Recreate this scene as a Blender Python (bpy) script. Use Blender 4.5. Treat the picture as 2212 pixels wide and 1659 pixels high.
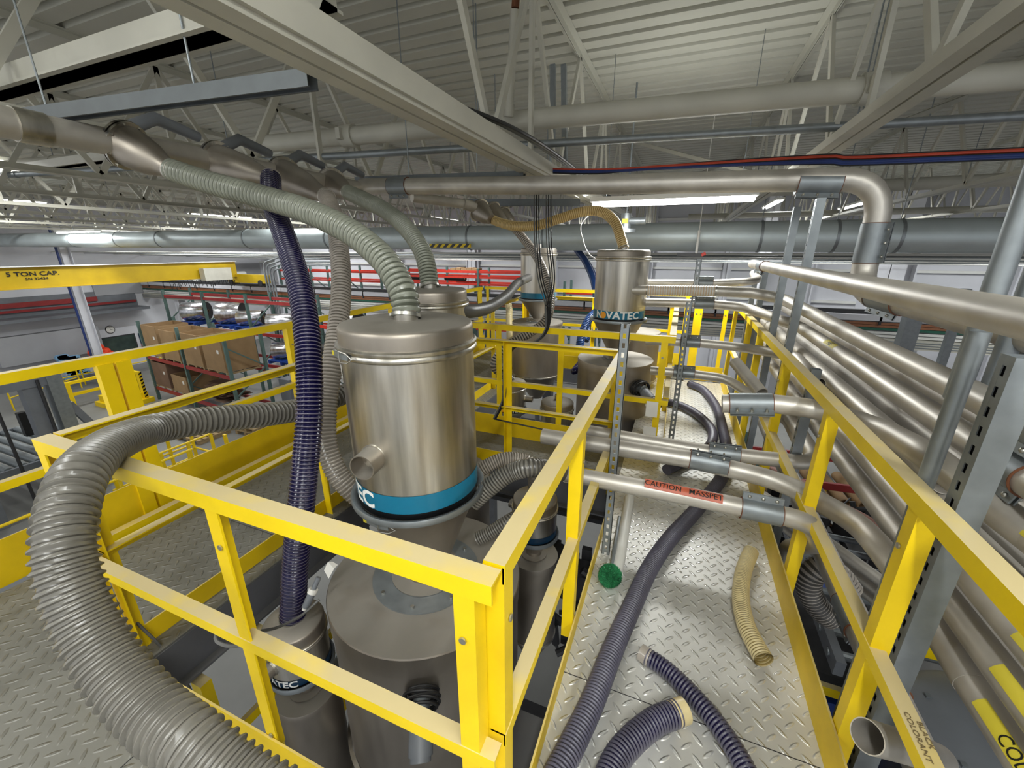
import bpy, bmesh, math, random
import numpy as np
from mathutils import Vector, Matrix
for _o in list(bpy.data.objects): bpy.data.objects.remove(_o)
sc = bpy.context.scene
col = sc.collection
PI = math.pi
rnd = random.Random(7)
# ---------------------------------------------------------------- camera (measured from the vanishing points)
F_PX, CX, CY = 880.0, 1106.0, 829.5
PITCH = math.atan((CY-540)/F_PX)
HEAD = math.atan((1478-CX)*math.cos(PITCH)/F_PX)
CAMP = Vector((0, 0, 1.70))
FW = Vector((-math.sin(HEAD)*math.cos(PITCH), math.cos(HEAD)*math.cos(PITCH), -math.sin(PITCH)))
RT = Vector((math.cos(HEAD), math.sin(HEAD), 0))
UP = RT.cross(FW)
cam = bpy.data.cameras.new('camera'); cam_o = bpy.data.objects.new('camera', cam); col.objects.link(cam_o)
cam.sensor_width = 36; cam.lens = 36*F_PX/2212; cam.clip_start = 0.05; cam.clip_end = 200
cam_o.matrix_world = Matrix.Translation(CAMP) @ Matrix((RT, UP, -FW)).transposed().to_4x4()
sc.camera = cam_o
sc.view_settings.view_transform = 'Standard'; sc.view_settings.look = 'None'
sc.view_settings.exposure = 0.45; sc.view_settings.gamma = 1.0; sc.view_settings.use_curve_mapping = False
sc.cycles.use_denoising = True
sc.cycles.max_bounces = 7
# ---------------------------------------------------------------- world and lights
w = bpy.data.worlds.new('world'); sc.world = w; w.use_nodes = True
bg = w.node_tree.nodes['Background']; bg.inputs[0].default_value = (0.93, 0.96, 1, 1); bg.inputs[1].default_value = 0.6
def area(name, loc, sx, sy, power, colr=(0.97, 1.0, 0.99), rot=(0, 0, 0)):
    l = bpy.data.lights.new(name, 'AREA'); l.shape = 'RECTANGLE'; l.size = sx; l.size_y = sy; l.energy = power; l.color = colr
    o = bpy.data.objects.new(name, l); o.location = loc; o.rotation_euler = rot; col.objects.link(o); return o
# strip lamps hung from the roof: (x, y, z, along x?, power) ; each gets its fixture further down
LAMPS = [(-.225, 5.30, 2.24, True, 62), (.3, -1.25, 3.15, False, 60), (-2.4, -1.3, 3.15, False, 36),
         (2.1, -.9, 3.15, False, 66), (-4.65, -1.2, 3.15, False, 24), (-17.8, 7.6, 2.25, True, 60), (4.3, 15.2, 2.9, False, 60),
         (-9.15, 3.2, 2.9, False, 55), (-9.15, 8.6, 2.9, False, 75), (-15.9, 5.2, 2.9, False, 70), (-20.4, 5.2, 2.9, False, 80), (-20.4, 11, 2.9, False, 120),
         (-15.9, 11, 2.9, False, 90), (-9.15, 15.5, 2.9, False, 150), (-2.4, 15.5, 2.9, False, 150), (2.1, 14, 2.9, False, 150), (-15.9, 16.5, 2.9, False, 140),
         (-20.4, 17, 2.9, False, 150), (8.9, 10.5, 1.9, True, 120), (-13.9, 8.9, 2.25, True, 75), (9.3, 16, 2.6, False, 150)]
for i, (x, y, z, ax, p) in enumerate(LAMPS):
    area('strip_light', (x, y, z-0.055), (1.6 if i == 0 else 2.2) if ax else 0.16, 0.16 if ax else 2.2, p)
    if i < 5: area('ceiling_fill_up', (x, y, z+0.07), 2.2 if ax else 0.16, 0.16 if ax else 2.2, p*(.2 if i == 0 else .55), rot=(math.pi, 0, 0))  # added upward fill to brighten the ceiling; the fixtures have no upper tubes
# ---------------------------------------------------------------- helpers
def ray(px, py): return FW + RT*((px-CX)/F_PX) + UP*((CY-py)/F_PX)
def at(px, py, x=None, y=None, z=None, d=None):
    """point of the place seen at a pixel, on a known plane (x=, y=, z=) or at depth d"""
    r = ray(px, py)
    t = (x-CAMP.x)/r.x if x is not None else (y-CAMP.y)/r.y if y is not None else (z-CAMP.z)/r.z if z is not None else d
    return CAMP + r*t
def lerp(a, b, t): return a+(b-a)*t
V = Vector
class MB:
    def __init__(s): s.v = []; s.f = []; s.m = []
    def add(s, vs, fs, mi=0):
        n = len(s.v); s.v += [tuple(v) for v in vs]; s.f += [tuple(i+n for i in f) for f in fs]; s.m += [mi]*len(fs); return s
    def box(s, a, b, mi=0):
        x0, y0, z0 = (min(a[i], b[i]) for i in range(3)); x1, y1, z1 = (max(a[i], b[i]) for i in range(3))
        return s.add([(x0,y0,z0),(x1,y0,z0),(x1,y1,z0),(x0,y1,z0),(x0,y0,z1),(x1,y0,z1),(x1,y1,z1),(x0,y1,z1)],
                     [(0,3,2,1),(4,5,6,7),(0,1,5,4),(1,2,6,5),(2,3,7,6),(3,0,4,7)], mi)
    def bar(s, p, q, w, h, up=(0,0,1), mi=0):
        p = V(p); q = V(q); d = (q-p).normalized(); up = V(up)
        if abs(d.dot(up)) > 0.98: up = V((0,1,0)) if abs(d.y) < .9 else V((1,0,0))
        sx = d.cross(up).normalized()*(w/2); uy = sx.cross(d).normalized()*(h/2)
        vs = [p-sx-uy, p+sx-uy, p+sx+uy, p-sx+uy, q-sx-uy, q+sx-uy, q+sx+uy, q-sx+uy]
        return s.add(vs, [(0,1,2,3),(7,6,5,4),(0,4,5,1),(1,5,6,2),(2,6,7,3),(3,7,4,0)], mi)
    def tube(s, pts, r, seg=16, mi=0, caps=True, mats=None, open_in=None):
        pts = [V(p) for p in pts]; n = len(pts); rs = r if isinstance(r, (list, tuple)) else [r]*n
        T = []
        for i in range(n):
            a = pts[max(0, i-1)]; b = pts[min(n-1, i+1)]; t = (b-a); T.append(t.normalized() if t.length > 1e-9 else (T[-1] if T else V((0,0,1))))
        u = T[0].cross(V((0,0,1)));  u = T[0].cross(V((1,0,0))) if u.length < 1e-3 else u; u.normalize()
        vs = []; fs = []; ms = []
        for i in range(n):
            u = (u - T[i]*u.dot(T[i])).normalized(); w_ = T[i].cross(u)
            for k in range(seg):
                a = 2*PI*k/seg; vs.append(pts[i]+(u*math.cos(a)+w_*math.sin(a))*rs[i])
        for i in range(n-1):
            for k in range(seg):
                k2 = (k+1) % seg; fs.append((i*seg+k, i*seg+k2, (i+1)*seg+k2, (i+1)*seg+k)); ms.append(mats[i] if mats else mi)
        if caps:
            fs.append(tuple(reversed(range(seg)))); ms.append(mats[0] if mats else mi); fs.append(tuple((n-1)*seg+k for k in range(seg))); ms.append(mats[-1] if mats else mi)
        n0 = len(s.v); s.v += [tuple(v) for v in vs]; s.f += [tuple(i+n0 for i in f) for f in fs]; s.m += ms; return s
    def cyl(s, p, q, r, seg=20, mi=0, caps=True, r2=None): return s.tube([p, q], [r, r if r2 is None else r2], seg, mi, caps)
    def pipe(s, pts, r, seg=20, wall=.004, mi=0):
        """hollow pipe: outer skin, inner skin, end rings"""
        pts = [V(p) for p in pts]; a = (pts[1]-pts[0]).normalized()*.0; path = pts+list(reversed(pts)); n = len(pts)
        rs = [r]*n+[r-wall]*n
        T = []
        for i in range(n):
            t = pts[min(n-1, i+1)]-pts[max(0, i-1)]; T.append(t.normalized())
        u = T[0].cross(V((0,0,1)));  u = T[0].cross(V((1,0,0))) if u.length < 1e-3 else u; u.normalize(); us = []
        for i in range(n): u = (u - T[i]*u.dot(T[i])).normalized(); us.append(u)
        rings = [(pts[i], us[i], T[i], r) for i in range(n)]+[(pts[i], us[i], T[i], r-wall) for i in reversed(range(n))]
        vs = []
        for p, u, t, rr in rings:
            w_ = t.cross(u)
            for k in range(seg):
                a = 2*PI*k/seg; vs.append(p+(u*math.cos(a)+w_*math.sin(a))*rr)
        fs = []; N = len(rings)
        for i in range(N):
            j = (i+1) % N
            for k in range(seg):
                k2 = (k+1) % seg; fs.append((i*seg+k, i*seg+k2, j*seg+k2, j*seg+k))
        return s.add(vs, fs, mi)
    def lathe(s, prof, c, seg=48, mats=None, mi=0, cap0=True, cap1=True, a0=0, a1=2*PI):
        full = abs(a1-a0-2*PI) < 1e-6; n = len(prof); m = seg if full else seg+1; vs = []; fs = []; ms = []
        for (r, z) in prof:
            for k in range(m):
                a = a0+(a1-a0)*k/seg; vs.append((c[0]+r*math.cos(a), c[1]+r*math.sin(a), c[2]+z))
        for i in range(n-1):
            for k in range(seg):
                k2 = (k+1) % m; fs.append((i*m+k, i*m+k2, (i+1)*m+k2, (i+1)*m+k)); ms.append(mats[i] if mats else mi)
        if full and cap0 and prof[0][0] > 1e-6: fs.append(tuple(reversed(range(m)))); ms.append(mats[0] if mats else mi)
        if full and cap1 and prof[-1][0] > 1e-6: fs.append(tuple((n-1)*m+k for k in range(m))); ms.append(mats[-1] if mats else mi)
        n0 = len(s.v); s.v += vs; s.f += [tuple(i+n0 for i in f) for f in fs]; s.m += ms; return s
    def prism(s, poly, d, mi=0):
        """poly: list of 3-D points (planar), extruded by vector d"""
        n = len(poly); d = V(d); vs = [V(p) for p in poly]+[V(p)+d for p in poly]
        return s.add(vs, [tuple(reversed(range(n))), tuple(range(n, 2*n))]+[(i, (i+1) % n, n+(i+1) % n, n+i) for i in range(n)], mi)
    def ell(s, p, q, w, n1, n2, t=.006, mi=0):
        """steel angle from p to q: legs of width w along n1 and n2 from the heel line p-q"""
        p = V(p); q = V(q); n1 = V(n1); n2 = V(n2); a = [(0,0),(w,0),(w,t),(t,t),(t,w),(0,w)]
        return s.prism([p+n1*x+n2*y for x, y in a], q-p, mi)
    def chan(s, p, q, w, h, side, up, t=.004, lip=.01, mi=0):
        """strut channel: web width w, depth h opening towards -up"""
        p = V(p); sd = V(side); up = V(up)
        a = [(-w/2+lip,-h),(-w/2,-h),(-w/2,0),(w/2,0),(w/2,-h),(w/2-lip,-h),(w/2-lip,-h+t),(w/2-t,-h+t),(w/2-t,-t),(-w/2+t,-t),(-w/2+t,-h+t),(-w/2+lip,-h+t)]
        P = [p+sd*x+up*y for x, y in a]; n = len(P); d = V(q)-p
        vs = P+[x+d for x in P]; fs = [(i, (i+1) % n, n+(i+1) % n, n+i) for i in range(n)]
        for o in (0, n):
            for f in ((0,1,10,11),(1,2,9,10),(2,3,8,9),(3,4,7,8),(4,5,6,7)): fs.append(tuple(o+i for i in f))
        return s.add(vs, fs, mi)
    def sphere(s, c, r, seg=12, mi=0, sz=1):
        n = seg//2; prof = [(max(1e-5, r*math.sin(PI*i/n)), -r*math.cos(PI*i/n)*sz) for i in range(n+1)]
        return s.lathe(prof, c, seg, mi=mi, cap0=False, cap1=False)
    def build(s, name, mat, parent=None, ang=35, flat=False, base=True):
        me = bpy.data.meshes.new(name); mats = mat if isinstance(mat, (list, tuple)) else [mat]
        vs = np.array(s.v, dtype=float)
        if parent is not None:
            o_ = WORG[parent.name]; off = np.array(o_)
        else:
            lo = vs.min(0); hi = vs.max(0); off = np.array([(lo[0]+hi[0])/2, (lo[1]+hi[1])/2, lo[2]])
        vs = vs-off
        me.from_pydata(vs.tolist(), [], s.f)
        for m_ in mats: me.materials.append(m_)
        me.polygons.foreach_set('material_index', s.m)
        if not flat:
            me.polygons.foreach_set('use_smooth', [True]*len(s.f)); me.update(); me.set_sharp_from_angle(angle=math.radians(ang))
        bm = bmesh.new(); bm.from_mesh(me); bmesh.ops.recalc_face_normals(bm, faces=bm.faces); bm.to_mesh(me); bm.free()
        me.update()
        o = bpy.data.objects.new(name, me); col.objects.link(o)
        if parent is not None: o.parent = parent; WORG[o.name] = tuple(off)
        else: o.location = off; WORG[o.name] = tuple(off)
        return o
WORG = {}
def thing(name, label, cat, loc, group=None):
    o = bpy.data.objects.new(name, None); o.empty_display_size = .05; col.objects.link(o); o.location = loc; WORG[o.name] = tuple(loc)
    o['label'] = label; o['category'] = cat
    if group: o['group'] = group
    return o
def tag(o, label, cat, group=None, kind=None):
    o['label'] = label; o['category'] = cat
    if group: o['group'] = group
    if kind: o['kind'] = kind
    return o
def struct(o, label=None):
    o['kind'] = 'structure'
    if label: o['label'] = label
    return o
def copy_tree(o, loc=None, label=None, parent=None):
    c = o.copy(); col.objects.link(c); c.parent = parent
    if loc is not None: c.location = loc
    if label: c['label'] = label
    for ch in list(o.children): copy_tree(ch, parent=c)
    WORG[c.name] = tuple(c.location)
    return c
def spline(pts, step=.02):
    P = [V(p) for p in pts]; P = [P[0]*2-P[1]]+P+[P[-1]*2-P[-2]]; out = []
    for i in range(1, len(P)-2):
        a, b, c, d = P[i-1:i+3]; L = (c-b).length; n = max(2, int(L/step*1.3))
        for k in range(n):
            t = k/n; out.append(.5*((2*b)+(c-a)*t+(2*a-5*b+4*c-d)*t*t+(3*b-a-3*c+d)*t**3))
    out.append(P[-2]); 
    # even spacing
    res = [out[0]]; acc = 0
    for a, b in zip(out, out[1:]):
        L = (b-a).length; 
        while acc+L >= step:
            t = (step-acc)/L; a = a+(b-a)*t; res.append(a.copy()); L = (b-a).length; acc = 0
        acc += L
    res.append(out[-1]); return res
def text_geo(txt, size, bold=0.0, sx=1.0):
    cu = bpy.data.curves.new('t', 'FONT'); cu.body = txt; cu.size = size; cu.align_x = 'CENTER'; cu.align_y = 'CENTER'; cu.offset = bold; cu.resolution_u = 3
    o = bpy.data.objects.new('t', cu); col.objects.link(o); dg = bpy.context.evaluated_depsgraph_get(); dg.update()
    me = bpy.data.meshes.new_from_object(o.evaluated_get(dg)); bm = bmesh.new(); bm.from_mesh(me)
    for ax, nrm in ((0, (1,0,0)), (1, (0,1,0))):
        lo = min(v.co[ax] for v in bm.verts); hi = max(v.co[ax] for v in bm.verts); st = size*.16; x = lo+st
        while x < hi: bmesh.ops.bisect_plane(bm, geom=bm.verts[:]+bm.edges[:]+bm.faces[:], plane_co=(x,0,0) if ax == 0 else (0,x,0), plane_no=nrm); x += st
    bm.to_mesh(me); bm.free(); vs = [(v.co.x*sx, v.co.y) for v in me.vertices]; fs = [tuple(p.vertices) for p in me.polygons]
    bpy.data.objects.remove(o); bpy.data.curves.remove(cu); bpy.data.meshes.remove(me); return vs, fs
def text_plane(mb, txt, size, o, ux, uy, bold=0, sx=1, mi=0):
    vs, fs = text_geo(txt, size, bold, sx); o = V(o); ux = V(ux); uy = V(uy)
    mb.add([o+ux*x+uy*y for x, y in vs], fs, mi); return mb
def text_cyl(mb, txt, size, c, r, az, z, bold=0, sx=1, mi=0):
    """text wrapped on a vertical cylinder, centred at azimuth az (radians, outward direction)"""
    vs, fs = text_geo(txt, size, bold, sx); out = []
    for x, y in vs: a = az+x/r; out.append((c[0]+r*math.cos(a), c[1]+r*math.sin(a), z+y))
    mb.add(out, fs, mi); return mb
# ---------------------------------------------------------------- materials
def new_mat(name):
    m = bpy.data.materials.new(name); m.use_nodes = True; nt = m.node_tree; return m, nt, nt.nodes['Principled BSDF']
def rgb(h): 
    c = [int(h[i:i+2], 16)/255 for i in (0, 2, 4)]; return tuple(x/12.92 if x <= .04045 else ((x+.055)/1.055)**2.4 for x in c)+(1,)
def N(nt, t, **k):
    n = nt.nodes.new(t)
    for a, b in k.items(): setattr(n, a, b)
    return n
def pos_noise(nt, scale, detail=4, sv=(1,1,1), obj=False):
    if obj: tc = N(nt, 'ShaderNodeTexCoord'); src = tc.outputs['Object']
    else: g = N(nt, 'ShaderNodeNewGeometry'); src = g.outputs['Position']
    mp = N(nt, 'ShaderNodeMapping'); mp.inputs['Scale'].default_value = sv; nt.links.new(src, mp.inputs[0])
    n = N(nt, 'ShaderNodeTexNoise'); n.inputs['Scale'].default_value = scale; n.inputs['Detail'].default_value = detail; nt.links.new(mp.outputs[0], n.inputs['Vector']); return n
def ramp(nt, fac, stops):
    r = N(nt, 'ShaderNodeValToRGB'); e = r.color_ramp.elements
    while len(e) < len(stops): e.new(.5)
    for i, (p, c) in enumerate(stops): e[i].position = p; e[i].color = c
    nt.links.new(fac, r.inputs[0]); return r
def dusty(nt, base_socket_or_col, dust, amount, bs):
    """settled dust on upward faces"""
    g = N(nt, 'ShaderNodeNewGeometry'); sp = N(nt, 'ShaderNodeSeparateXYZ'); nt.links.new(g.outputs['Normal'], sp.inputs[0])
    mr = N(nt, 'ShaderNodeMapRange'); mr.inputs[1].default_value = .6; mr.inputs[2].default_value = .95; nt.links.new(sp.outputs[2], mr.inputs[0])
    n = pos_noise(nt, 6, 3); mr2 = N(nt, 'ShaderNodeMapRange'); mr2.inputs[1].default_value = .3; mr2.inputs[2].default_value = .5; mr2.inputs[3].default_value = amount*.55; mr2.inputs[4].default_value = amount; nt.links.new(n.outputs[0], mr2.inputs[0])
    mu = N(nt, 'ShaderNodeMath', operation='MULTIPLY'); nt.links.new(mr.outputs[0], mu.inputs[0]); nt.links.new(mr2.outputs[0], mu.inputs[1])
    mx = N(nt, 'ShaderNodeMix', data_type='RGBA'); nt.links.new(mu.outputs[0], mx.inputs[0]); mx.inputs[7].default_value = dust
    if isinstance(base_socket_or_col, tuple): mx.inputs[6].default_value = base_socket_or_col
    else: nt.links.new(base_socket_or_col, mx.inputs[6])
    nt.links.new(mx.outputs[2], bs.inputs['Base Color']); return mu.outputs[0]
def paint(name, c, rough=.5, var=.12, scale=5, dust=None, amt=.8, metal=0, spec=.5, bump=0):
    m, nt, b = new_mat(name); c = rgb(c) if isinstance(c, str) else c
    n = pos_noise(nt, scale, 4); lo = tuple(x*(1-var) for x in c[:3])+(1,); hi = tuple(min(1, x*(1+var)) for x in c[:3])+(1,)
    r = ramp(nt, n.outputs[0], [(.3, lo), (.7, hi)])
    if dust: dusty(nt, r.outputs[0], rgb(dust), amt, b)
    else: nt.links.new(r.outputs[0], b.inputs['Base Color'])
    b.inputs['Roughness'].default_value = rough; b.inputs['Metallic'].default_value = metal; b.inputs['Specular IOR Level'].default_value = spec
    if bump:
        n2 = pos_noise(nt, 60, 3); bp = N(nt, 'ShaderNodeBump'); bp.inputs['Strength'].default_value = bump; bp.inputs['Distance'].default_value = .002; nt.links.new(n2.outputs[0], bp.inputs['Height']); nt.links.new(bp.outputs[0], b.inputs['Normal'])
    return m
def steel(name, c, rough, sv=(1,1,1), scale=8, var=.25, metal=1, rv=.12, dust=None, amt=.5):
    m, nt, b = new_mat(name); c = rgb(c)
    n = pos_noise(nt, scale, 5, sv, obj=True); lo = tuple(x*(1-var) for x in c[:3])+(1,); hi = tuple(min(1, x*(1+var*.5)) for x in c[:3])+(1,)
    r = ramp(nt, n.outputs[0], [(.3, lo), (.68, hi)])
    mr = N(nt, 'ShaderNodeMapRange'); mr.inputs[3].default_value = rough-rv/2; mr.inputs[4].default_value = rough+rv; nt.links.new(n.outputs[0], mr.inputs[0])
    b.inputs['Metallic'].default_value = metal
    if dust:
        d = dusty(nt, r.outputs[0], rgb(dust), amt, b)
        mm = N(nt, 'ShaderNodeMapRange'); mm.inputs[3].default_value = metal; mm.inputs[4].default_value = metal*.3; nt.links.new(d, mm.inputs[0]); nt.links.new(mm.outputs[0], b.inputs['Metallic'])
        ad = N(nt, 'ShaderNodeMath', operation='ADD'); mu = N(nt, 'ShaderNodeMath', operation='MULTIPLY'); mu.inputs[1].default_value = .25; nt.links.new(d, mu.inputs[0]); nt.links.new(mr.outputs[0], ad.inputs[0]); nt.links.new(mu.outputs[0], ad.inputs[1]); nt.links.new(ad.outputs[0], b.inputs['Roughness'])
    else:
        nt.links.new(r.outputs[0], b.inputs['Base Color']); nt.links.new(mr.outputs[0], b.inputs['Roughness'])
    return m
def plate(name, c, rough, metal, size=.062, h=.6, wear=.45):
    """diamond tread plate"""
    m, nt, b = new_mat(name); L = nt.links.new; g = N(nt, 'ShaderNodeNewGeometry')
    def loz(off, rot):
        mp = N(nt, 'ShaderNodeMapping'); mp.inputs['Location'].default_value = (off, off, 0); mp.inputs['Scale'].default_value = (1/size, 1/size, 0); L(g.outputs['Position'], mp.inputs[0])
        fr = N(nt, 'ShaderNodeVectorMath', operation='FRACTION'); L(mp.outputs[0], fr.inputs[0])
        sb = N(nt, 'ShaderNodeVectorMath', operation='SUBTRACT'); sb.inputs[1].default_value = (.5, .5, 0); L(fr.outputs[0], sb.inputs[0])
        ro = N(nt, 'ShaderNodeVectorRotate'); ro.rotation_type = 'Z_AXIS'; ro.inputs['Angle'].default_value = rot; L(sb.outputs[0], ro.inputs['Vector'])
        sc_ = N(nt, 'ShaderNodeVectorMath', operation='MULTIPLY'); sc_.inputs[1].default_value = (2.9, 10, 0); L(ro.outputs[0], sc_.inputs[0])
        ln = N(nt, 'ShaderNodeVectorMath', operation='LENGTH'); L(sc_.outputs[0], ln.inputs[0])
        mr = N(nt, 'ShaderNodeMapRange'); mr.interpolation_type = 'SMOOTHSTEP'; mr.inputs[1].default_value = 1.15; mr.inputs[2].default_value = .45; L(ln.outputs[1], mr.inputs[0]); return mr.outputs[0]
    a = loz(0, PI/4); c2 = loz(.5, -PI/4)
    mx = N(nt, 'ShaderNodeMath', operation='MAXIMUM'); L(a, mx.inputs[0]); L(c2, mx.inputs[1])
    bp = N(nt, 'ShaderNodeBump'); bp.inputs['Strength'].default_value = h; bp.inputs['Distance'].default_value = .004; L(mx.outputs[0], bp.inputs['Height'])
    n = pos_noise(nt, 2.2, 6); c = rgb(c); r = ramp(nt, n.outputs[0], [(.28, tuple(x*.80 for x in c[:3])+(1,)), (.5, c), (.75, tuple(min(1, x*1.15) for x in c[:3])+(1,))])
    mixw = N(nt, 'ShaderNodeMix', data_type='RGBA'); mw = N(nt, 'ShaderNodeMath', operation='MULTIPLY'); mw.inputs[1].default_value = wear; L(mx.outputs[0], mw.inputs[0]); L(mw.outputs[0], mixw.inputs[0]); L(r.outputs[0], mixw.inputs[6]); mixw.inputs[7].default_value = (.82,.82,.80,1); L(mixw.outputs[2], b.inputs['Base Color']); L(bp.outputs[0], b.inputs['Normal'])
    mr = N(nt, 'ShaderNodeMapRange'); mr.inputs[3].default_value = rough+.12; mr.inputs[4].default_value = rough-.12; L(mx.outputs[0], mr.inputs[0]); L(mr.outputs[0], b.inputs['Roughness']); b.inputs['Metallic'].default_value = metal
    return m
def emit(name, c, s):
    m, nt, b = new_mat(name); b.inputs['Emission Color'].default_value = c; b.inputs['Emission Strength'].default_value = s; b.inputs['Base Color'].default_value = (.8,.8,.8,1); return m
M = {}
M['yellow'] = paint('yellow_paint', 'E8C800', .42, .08, 4, dust='C2B288', amt=.95)
M['crane'] = paint('crane_yellow_paint', 'B89A0E', .5, .1, 2)
M['yellow2'] = paint('yellow_paint_clean', 'E8C600', .45, .1, 4)
M['kick'] = paint('yellow_kick_paint', 'DEBC06', .5, .12, 5, dust='B9A878', amt=.7)
M['white'] = paint('white_paint', 'B9B7AB', .55, .08, 3)
M['deck'] = paint('roof_deck_paint', 'B3B2A6', .6, .06, 2)
M['galv'] = steel('galvanised_steel', '8E9497', .42, (1,1,1), 14, .14, .65)
M['galvk'] = steel('dull_grey_strut_steel', '666B6D', .5, (1,1,1), 10, .15, .5)
M['galvd'] = steel('galvanised_duct_steel', 'BEC8CA', .42, (.6,1,1), 3, .12, .4)
M['ss'] = steel('brushed_stainless', 'C9C5BC', .31, (3,3,.25), 7, .32, 1, .12)
M['ssh'] = steel('matte_stainless', 'A39B90', .42, (2,2,.5), 4, .15, .9, .12, dust='8E8A82', amt=.75)
M['tube'] = steel('aluminium_conveying_tube', 'C6C1B8', .40, (1,1,1), 6, .2, .65, .12, dust='A39C91', amt=.6)
M['plateR'] = plate('lit_walkway_tread_plate', 'CFCEC9', .33, .45, size=.072, h=.95)  # paler copy of the plate, overhead light partly put into its colour
M['plateL'] = plate('shaded_grey_tread_plate', '7A7973', .42, .3, size=.072, h=.8, wear=0)  # darker copy of the plate, weaker light partly put into its colour
M['plateD'] = plate('lower_tread_plate', '5A5C5F', .4, .4)
M['beam'] = paint('grey_beam_paint', '5B5C60', .5, .1, 6, dust='5f5d58', amt=.5)
M['dark'] = paint('dark_metal', '2B2B2D', .5, .2, 8)
M['black'] = paint('black_rubber', '141416', .5, .2, 12)
M['cable'] = paint('black_cable', '1d1d1f', .45, .15, 20)
M['gcable'] = paint('grey_cable', '5E5E5C', .5, .1, 20)
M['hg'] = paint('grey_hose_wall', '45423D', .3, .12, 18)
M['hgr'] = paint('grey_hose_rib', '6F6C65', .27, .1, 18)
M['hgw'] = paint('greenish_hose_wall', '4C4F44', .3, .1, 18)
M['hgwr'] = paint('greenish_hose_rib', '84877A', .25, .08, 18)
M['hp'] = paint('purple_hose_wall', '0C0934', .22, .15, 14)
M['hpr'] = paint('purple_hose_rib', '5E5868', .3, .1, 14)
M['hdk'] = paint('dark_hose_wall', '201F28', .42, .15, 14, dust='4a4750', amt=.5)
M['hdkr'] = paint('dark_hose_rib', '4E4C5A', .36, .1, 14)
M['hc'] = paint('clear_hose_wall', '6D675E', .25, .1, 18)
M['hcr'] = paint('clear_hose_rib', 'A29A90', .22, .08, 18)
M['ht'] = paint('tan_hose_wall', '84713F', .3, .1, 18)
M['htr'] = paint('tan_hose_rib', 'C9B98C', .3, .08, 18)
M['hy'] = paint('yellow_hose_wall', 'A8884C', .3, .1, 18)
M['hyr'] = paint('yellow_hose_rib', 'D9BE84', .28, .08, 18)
M['hbe'] = paint('beige_hose_rib', 'CDB59A', .35, .08, 14)
M['pencil'] = paint('faded_pen', '6A5A3C', .6, .05, 6)
M['hb'] = paint('blue_hose_wall', '15305F', .35, .1, 14)
M['hbr'] = paint('blue_hose_rib', '27508c', .35, .1, 14)
M['smooth'] = paint('smooth_grey_hose', '5C5B59', .38, .1, 10)
M['teal'] = paint('teal_band', '0C6C8C', .3, .04, 6)
M['blackband'] = paint('black_band', '0A0A0C', .25, .05, 6)
M['navy'] = paint('navy_band', '10304a', .3, .04, 6)
M['logo'] = paint('white_lettering', 'F0F0EC', .4, .02, 6)
M['sun'] = paint('orange_logo_disc', 'F0A020', .4, .04, 6)
M['ink'] = paint('black_lettering', '1a1a18', .5, .05, 6)
M['bolt'] = steel('zinc_bolt', 'B8B6AE', .3, (1,1,1), 30, .2, .9)
M['tagw'] = paint('white_tag', 'D8D6D0', .5, .03, 6)
M['tagy'] = paint('yellow_label', 'D3C33A', .5, .05, 6)
M['orange_tape'] = paint('orange_caution_tape', 'B0553A', .45, .06, 6)
M['green'] = paint('green_pad', '2E8A55', .9, .5, 90, bump=1)
M['pvc'] = paint('white_tube', 'CFCDC6', .4, .06, 6)
M['concrete'] = paint('concrete_floor', '7B7B78', .45, .12, 1.2)
M['wallw'] = paint('white_wall_panel', 'CDCED4', .6, .04, 1.5)
M['wallg'] = paint('grey_wall_panel', '9B9CA0', .6, .05, 1.5)
M['fix'] = paint('white_fixture', 'DADAD6', .4, .02, 4)
M['lamp'] = emit('lamp_tube', (1, .98, .95, 1), 14)
M['red'] = paint('red_rack_paint', 'C4301F', .5, .12, 5)
M['redd'] = paint('dark_red_rack_paint', '8E2A2A', .5, .15, 5)
M['rackg'] = paint('green_grey_rack_paint', '4F6661', .5, .12, 5)
M['card'] = paint('cardboard', '8F7350', .8, .1, 3)
M['cardd'] = paint('dark_cardboard', '6E5442', .8, .15, 3)
M['wood'] = paint('pallet_wood', '9A8460', .8, .2, 10)
M['foil'] = steel('foil_wrap', 'D5D5D8', .2, (1,1,1), 10, .4, .9)
M['blue'] = paint('blue_plastic', '1B3F8E', .4, .12, 6)
M['orangeb'] = paint('orange_fabric', 'E8441C', .7, .15, 8)
M['lblue'] = paint('light_blue_plastic', '86B4D8', .5, .12, 8)
M['glass'] = steel('dark_window_glass', '42524D', .08, (1,1,1), 3, .3, .3)
M['slate'] = paint('grey_machine_paint', '70747A', .45, .08, 5)
M['cream'] = paint('cream_machine_paint', 'BDBBB0', .5, .06, 5)
M['rust'] = paint('rust_brown', '6B3F24', .7, .2, 12)
M['brown'] = paint('brown_conductor_bar', '8B5A3C', .5, .1, 6)
M['greenbar'] = paint('green_conductor_bar', '1F5A48', .5, .1, 6)
M['copper'] = paint('pink_copper_hose', '9E7468', .45, .1, 14)
M['redcable'] = paint('red_cable', 'A83A22', .45, .1, 8)
M['bluecable'] = paint('blue_cable', '1C2F66', .45, .1, 8)
M['mesh'] = steel('woven_wire_sleeve', '8F8F8C', .4, (1,1,1), 90, .5, .7)
# ================================================================ SETTING
# warehouse floor, walls, ribbed roof deck
struct(MB().box((-27, -4, -4.2), (12, 21, -4)).build('floor', M['concrete'], flat=True))
struct(MB().box((-26.3, -4, -4), (-26, 20.2, 3.8)).build('wall_left', M['wallw'], flat=True))
b = MB(); b.box((-26.3, 20, -4), (12, 20.3, 3.8)); struct(b.build('wall_back', M['wallw'], flat=True))
b = MB().box((11.8, -1, -4), (12.1, 20.2, 3.8)); struct(b.build('wall_right', M['wallg'], flat=True))
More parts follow.
